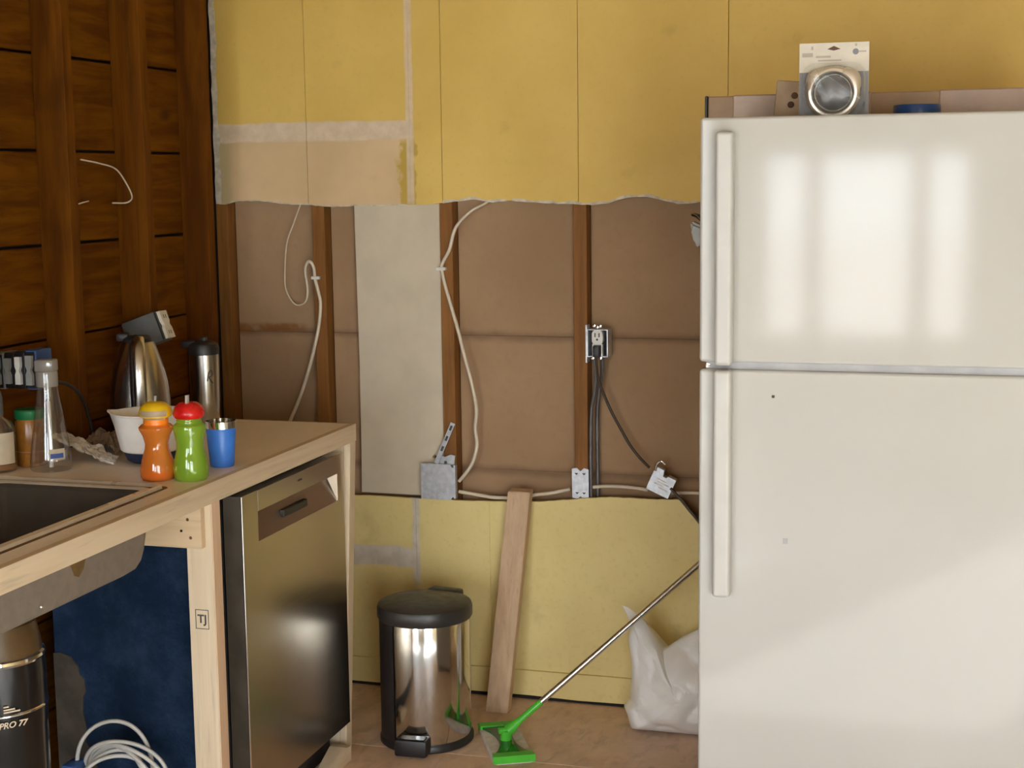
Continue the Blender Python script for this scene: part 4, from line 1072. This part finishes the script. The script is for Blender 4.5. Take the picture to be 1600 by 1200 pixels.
# things on top of the fridge
TZ = 1.6765
ca = thing('flat_carton', 'long flat brown carton with black end lying on the fridge', 'carton', (-.1, -.75, TZ))
bx('carton_body', 'carton', ca, -.575, .28, -.86, -.58, TZ, 1.741, .003, 1)
bx('film_wrap', 'carton_p', ca, -.520, -.22, -.8625, -.5775, TZ + .0002, 1.7425, .003, 1)
bx('film_wrap', 'carton_p', ca, -.08, .25, -.8625, -.5775, TZ + .0002, 1.7425, .003, 1)
bx('end_cap', 'blk', ca, -.582, -.5755, -.862, -.578, TZ, 1.742, .002, 1)
tn = thing('tan_bracket', 'tan plastic plate with two holes behind the strainer pack', 'bracket', (-.37, -1.0, TZ))
Mb = T(-.378, -1.0, TZ) @ Ry(math.radians(5))
bm = nb(); box(bm, -.035, .035, -.006, .006, .0, .082, .004, 2, M=Mb @ T(0, 0, .003)); obj('plate', bm, 'tan', tn, smooth=True)
for (dx, dz) in ((.005, .055), (-.001, .036)):
    lt('hole', 'hole', tn, [(0, .0006), (.0068, .0006), (.0070, 0)], (0, 0, 0), 16, M=Mb @ T(dx, -.0061, dz) @ Rx(PI / 2))
lt('blue_lid', 'bluelid', None, [(0, TZ), (.046, TZ), (.0465, TZ + .002), (.0465, TZ + .024), (.045, TZ + .0265), (0, TZ + .0265)], (-.117, -1.075, 0), 40,
   label='dark blue round plastic lid on top of the fridge', cat='lid')
# strainer blister pack
pk = thing('strainer_pack', 'blister pack with a steel sink strainer standing on the fridge', 'package', (-.276, -1.15, TZ))
bx('card', 'card', pk, -.3445, -.2085, -1.140, -1.138, TZ, 1.826)
bx('grey_print_panel', 'cardgrey', pk, -.3440, -.2090, -1.1410, -1.1402, TZ + .0005, 1.769)
bm = nb(); prism(bm, [(-.290, 1.8135), (-.277, 1.8195), (-.264, 1.8135), (-.277, 1.8105)], 'y', -1.1412, -1.1404); obj('hang_slot', bm, 'hole', pk)
lt('round_badge', 'cardgrey', pk, [(0, .0005), (.006, .0005), (.006, 0)], (0, 0, 0), 20, M=T(-.2345, -1.1403, 1.8075) @ Rx(PI / 2))
for (a, b, zz, hh) in ((-.339, -.318, 1.799, .008), (-.312, -.283, 1.797, .004), (-.308, -.262, 1.790, .003), (-.228, -.214, 1.806, .003), (-.236, -.232, 1.818, .005), (-.3215, -.3175, 1.813, .007)):
    bx('print_line', 'print', pk, a, b, -1.1410, -1.1402, zz, zz + hh)
pc = (-.2765, -1.146, 1.7275)
Mp = T(*pc) @ Rx(PI / 2)
def lobes(p, a):
    k = 1 + .16 * math.exp(-((a - math.radians(38)) / .36) ** 2) + .16 * math.exp(-((a - math.radians(142)) / .36) ** 2)
    r0 = math.hypot(p.x, p.y)
    kk = 1 + (k - 1) * max(0, (r0 - .043) / .010)
    return Vector((p.x * kk, p.y * kk, p.z))
lt('strainer_ring', 'satin', pk, [(.0385, .004), (.040, .012), (.0425, .015), (.047, .0145), (.0515, .010), (.0535, .004), (.053, .001)], (0, 0, 0), 72, fn=lobes, M=Mp)
lt('strainer_cup', 'mesh', pk, [(.0395, .012), (.0375, .005), (.034, .0005), (.022, .006), (0, .009)], (0, 0, 0), 48, M=Mp)
lt('inner_ring', 'satin', pk, [(.034, .002), (.0352, .0055), (.0368, .0045)], (0, 0, 0), 48, M=Mp)
bm = nb(); loft(bm, [[(x, y_, z) for x, z in rrect(-.341 + i_, -.212 - i_, TZ + .002 + i_, 1.788 - i_, .03)] for y_, i_ in ((-1.1412, 0), (-1.160, .004), (-1.164, .009))], False, True)
obj('blister', bm, 'blister', pk, smooth=True, label='clear blister shell')
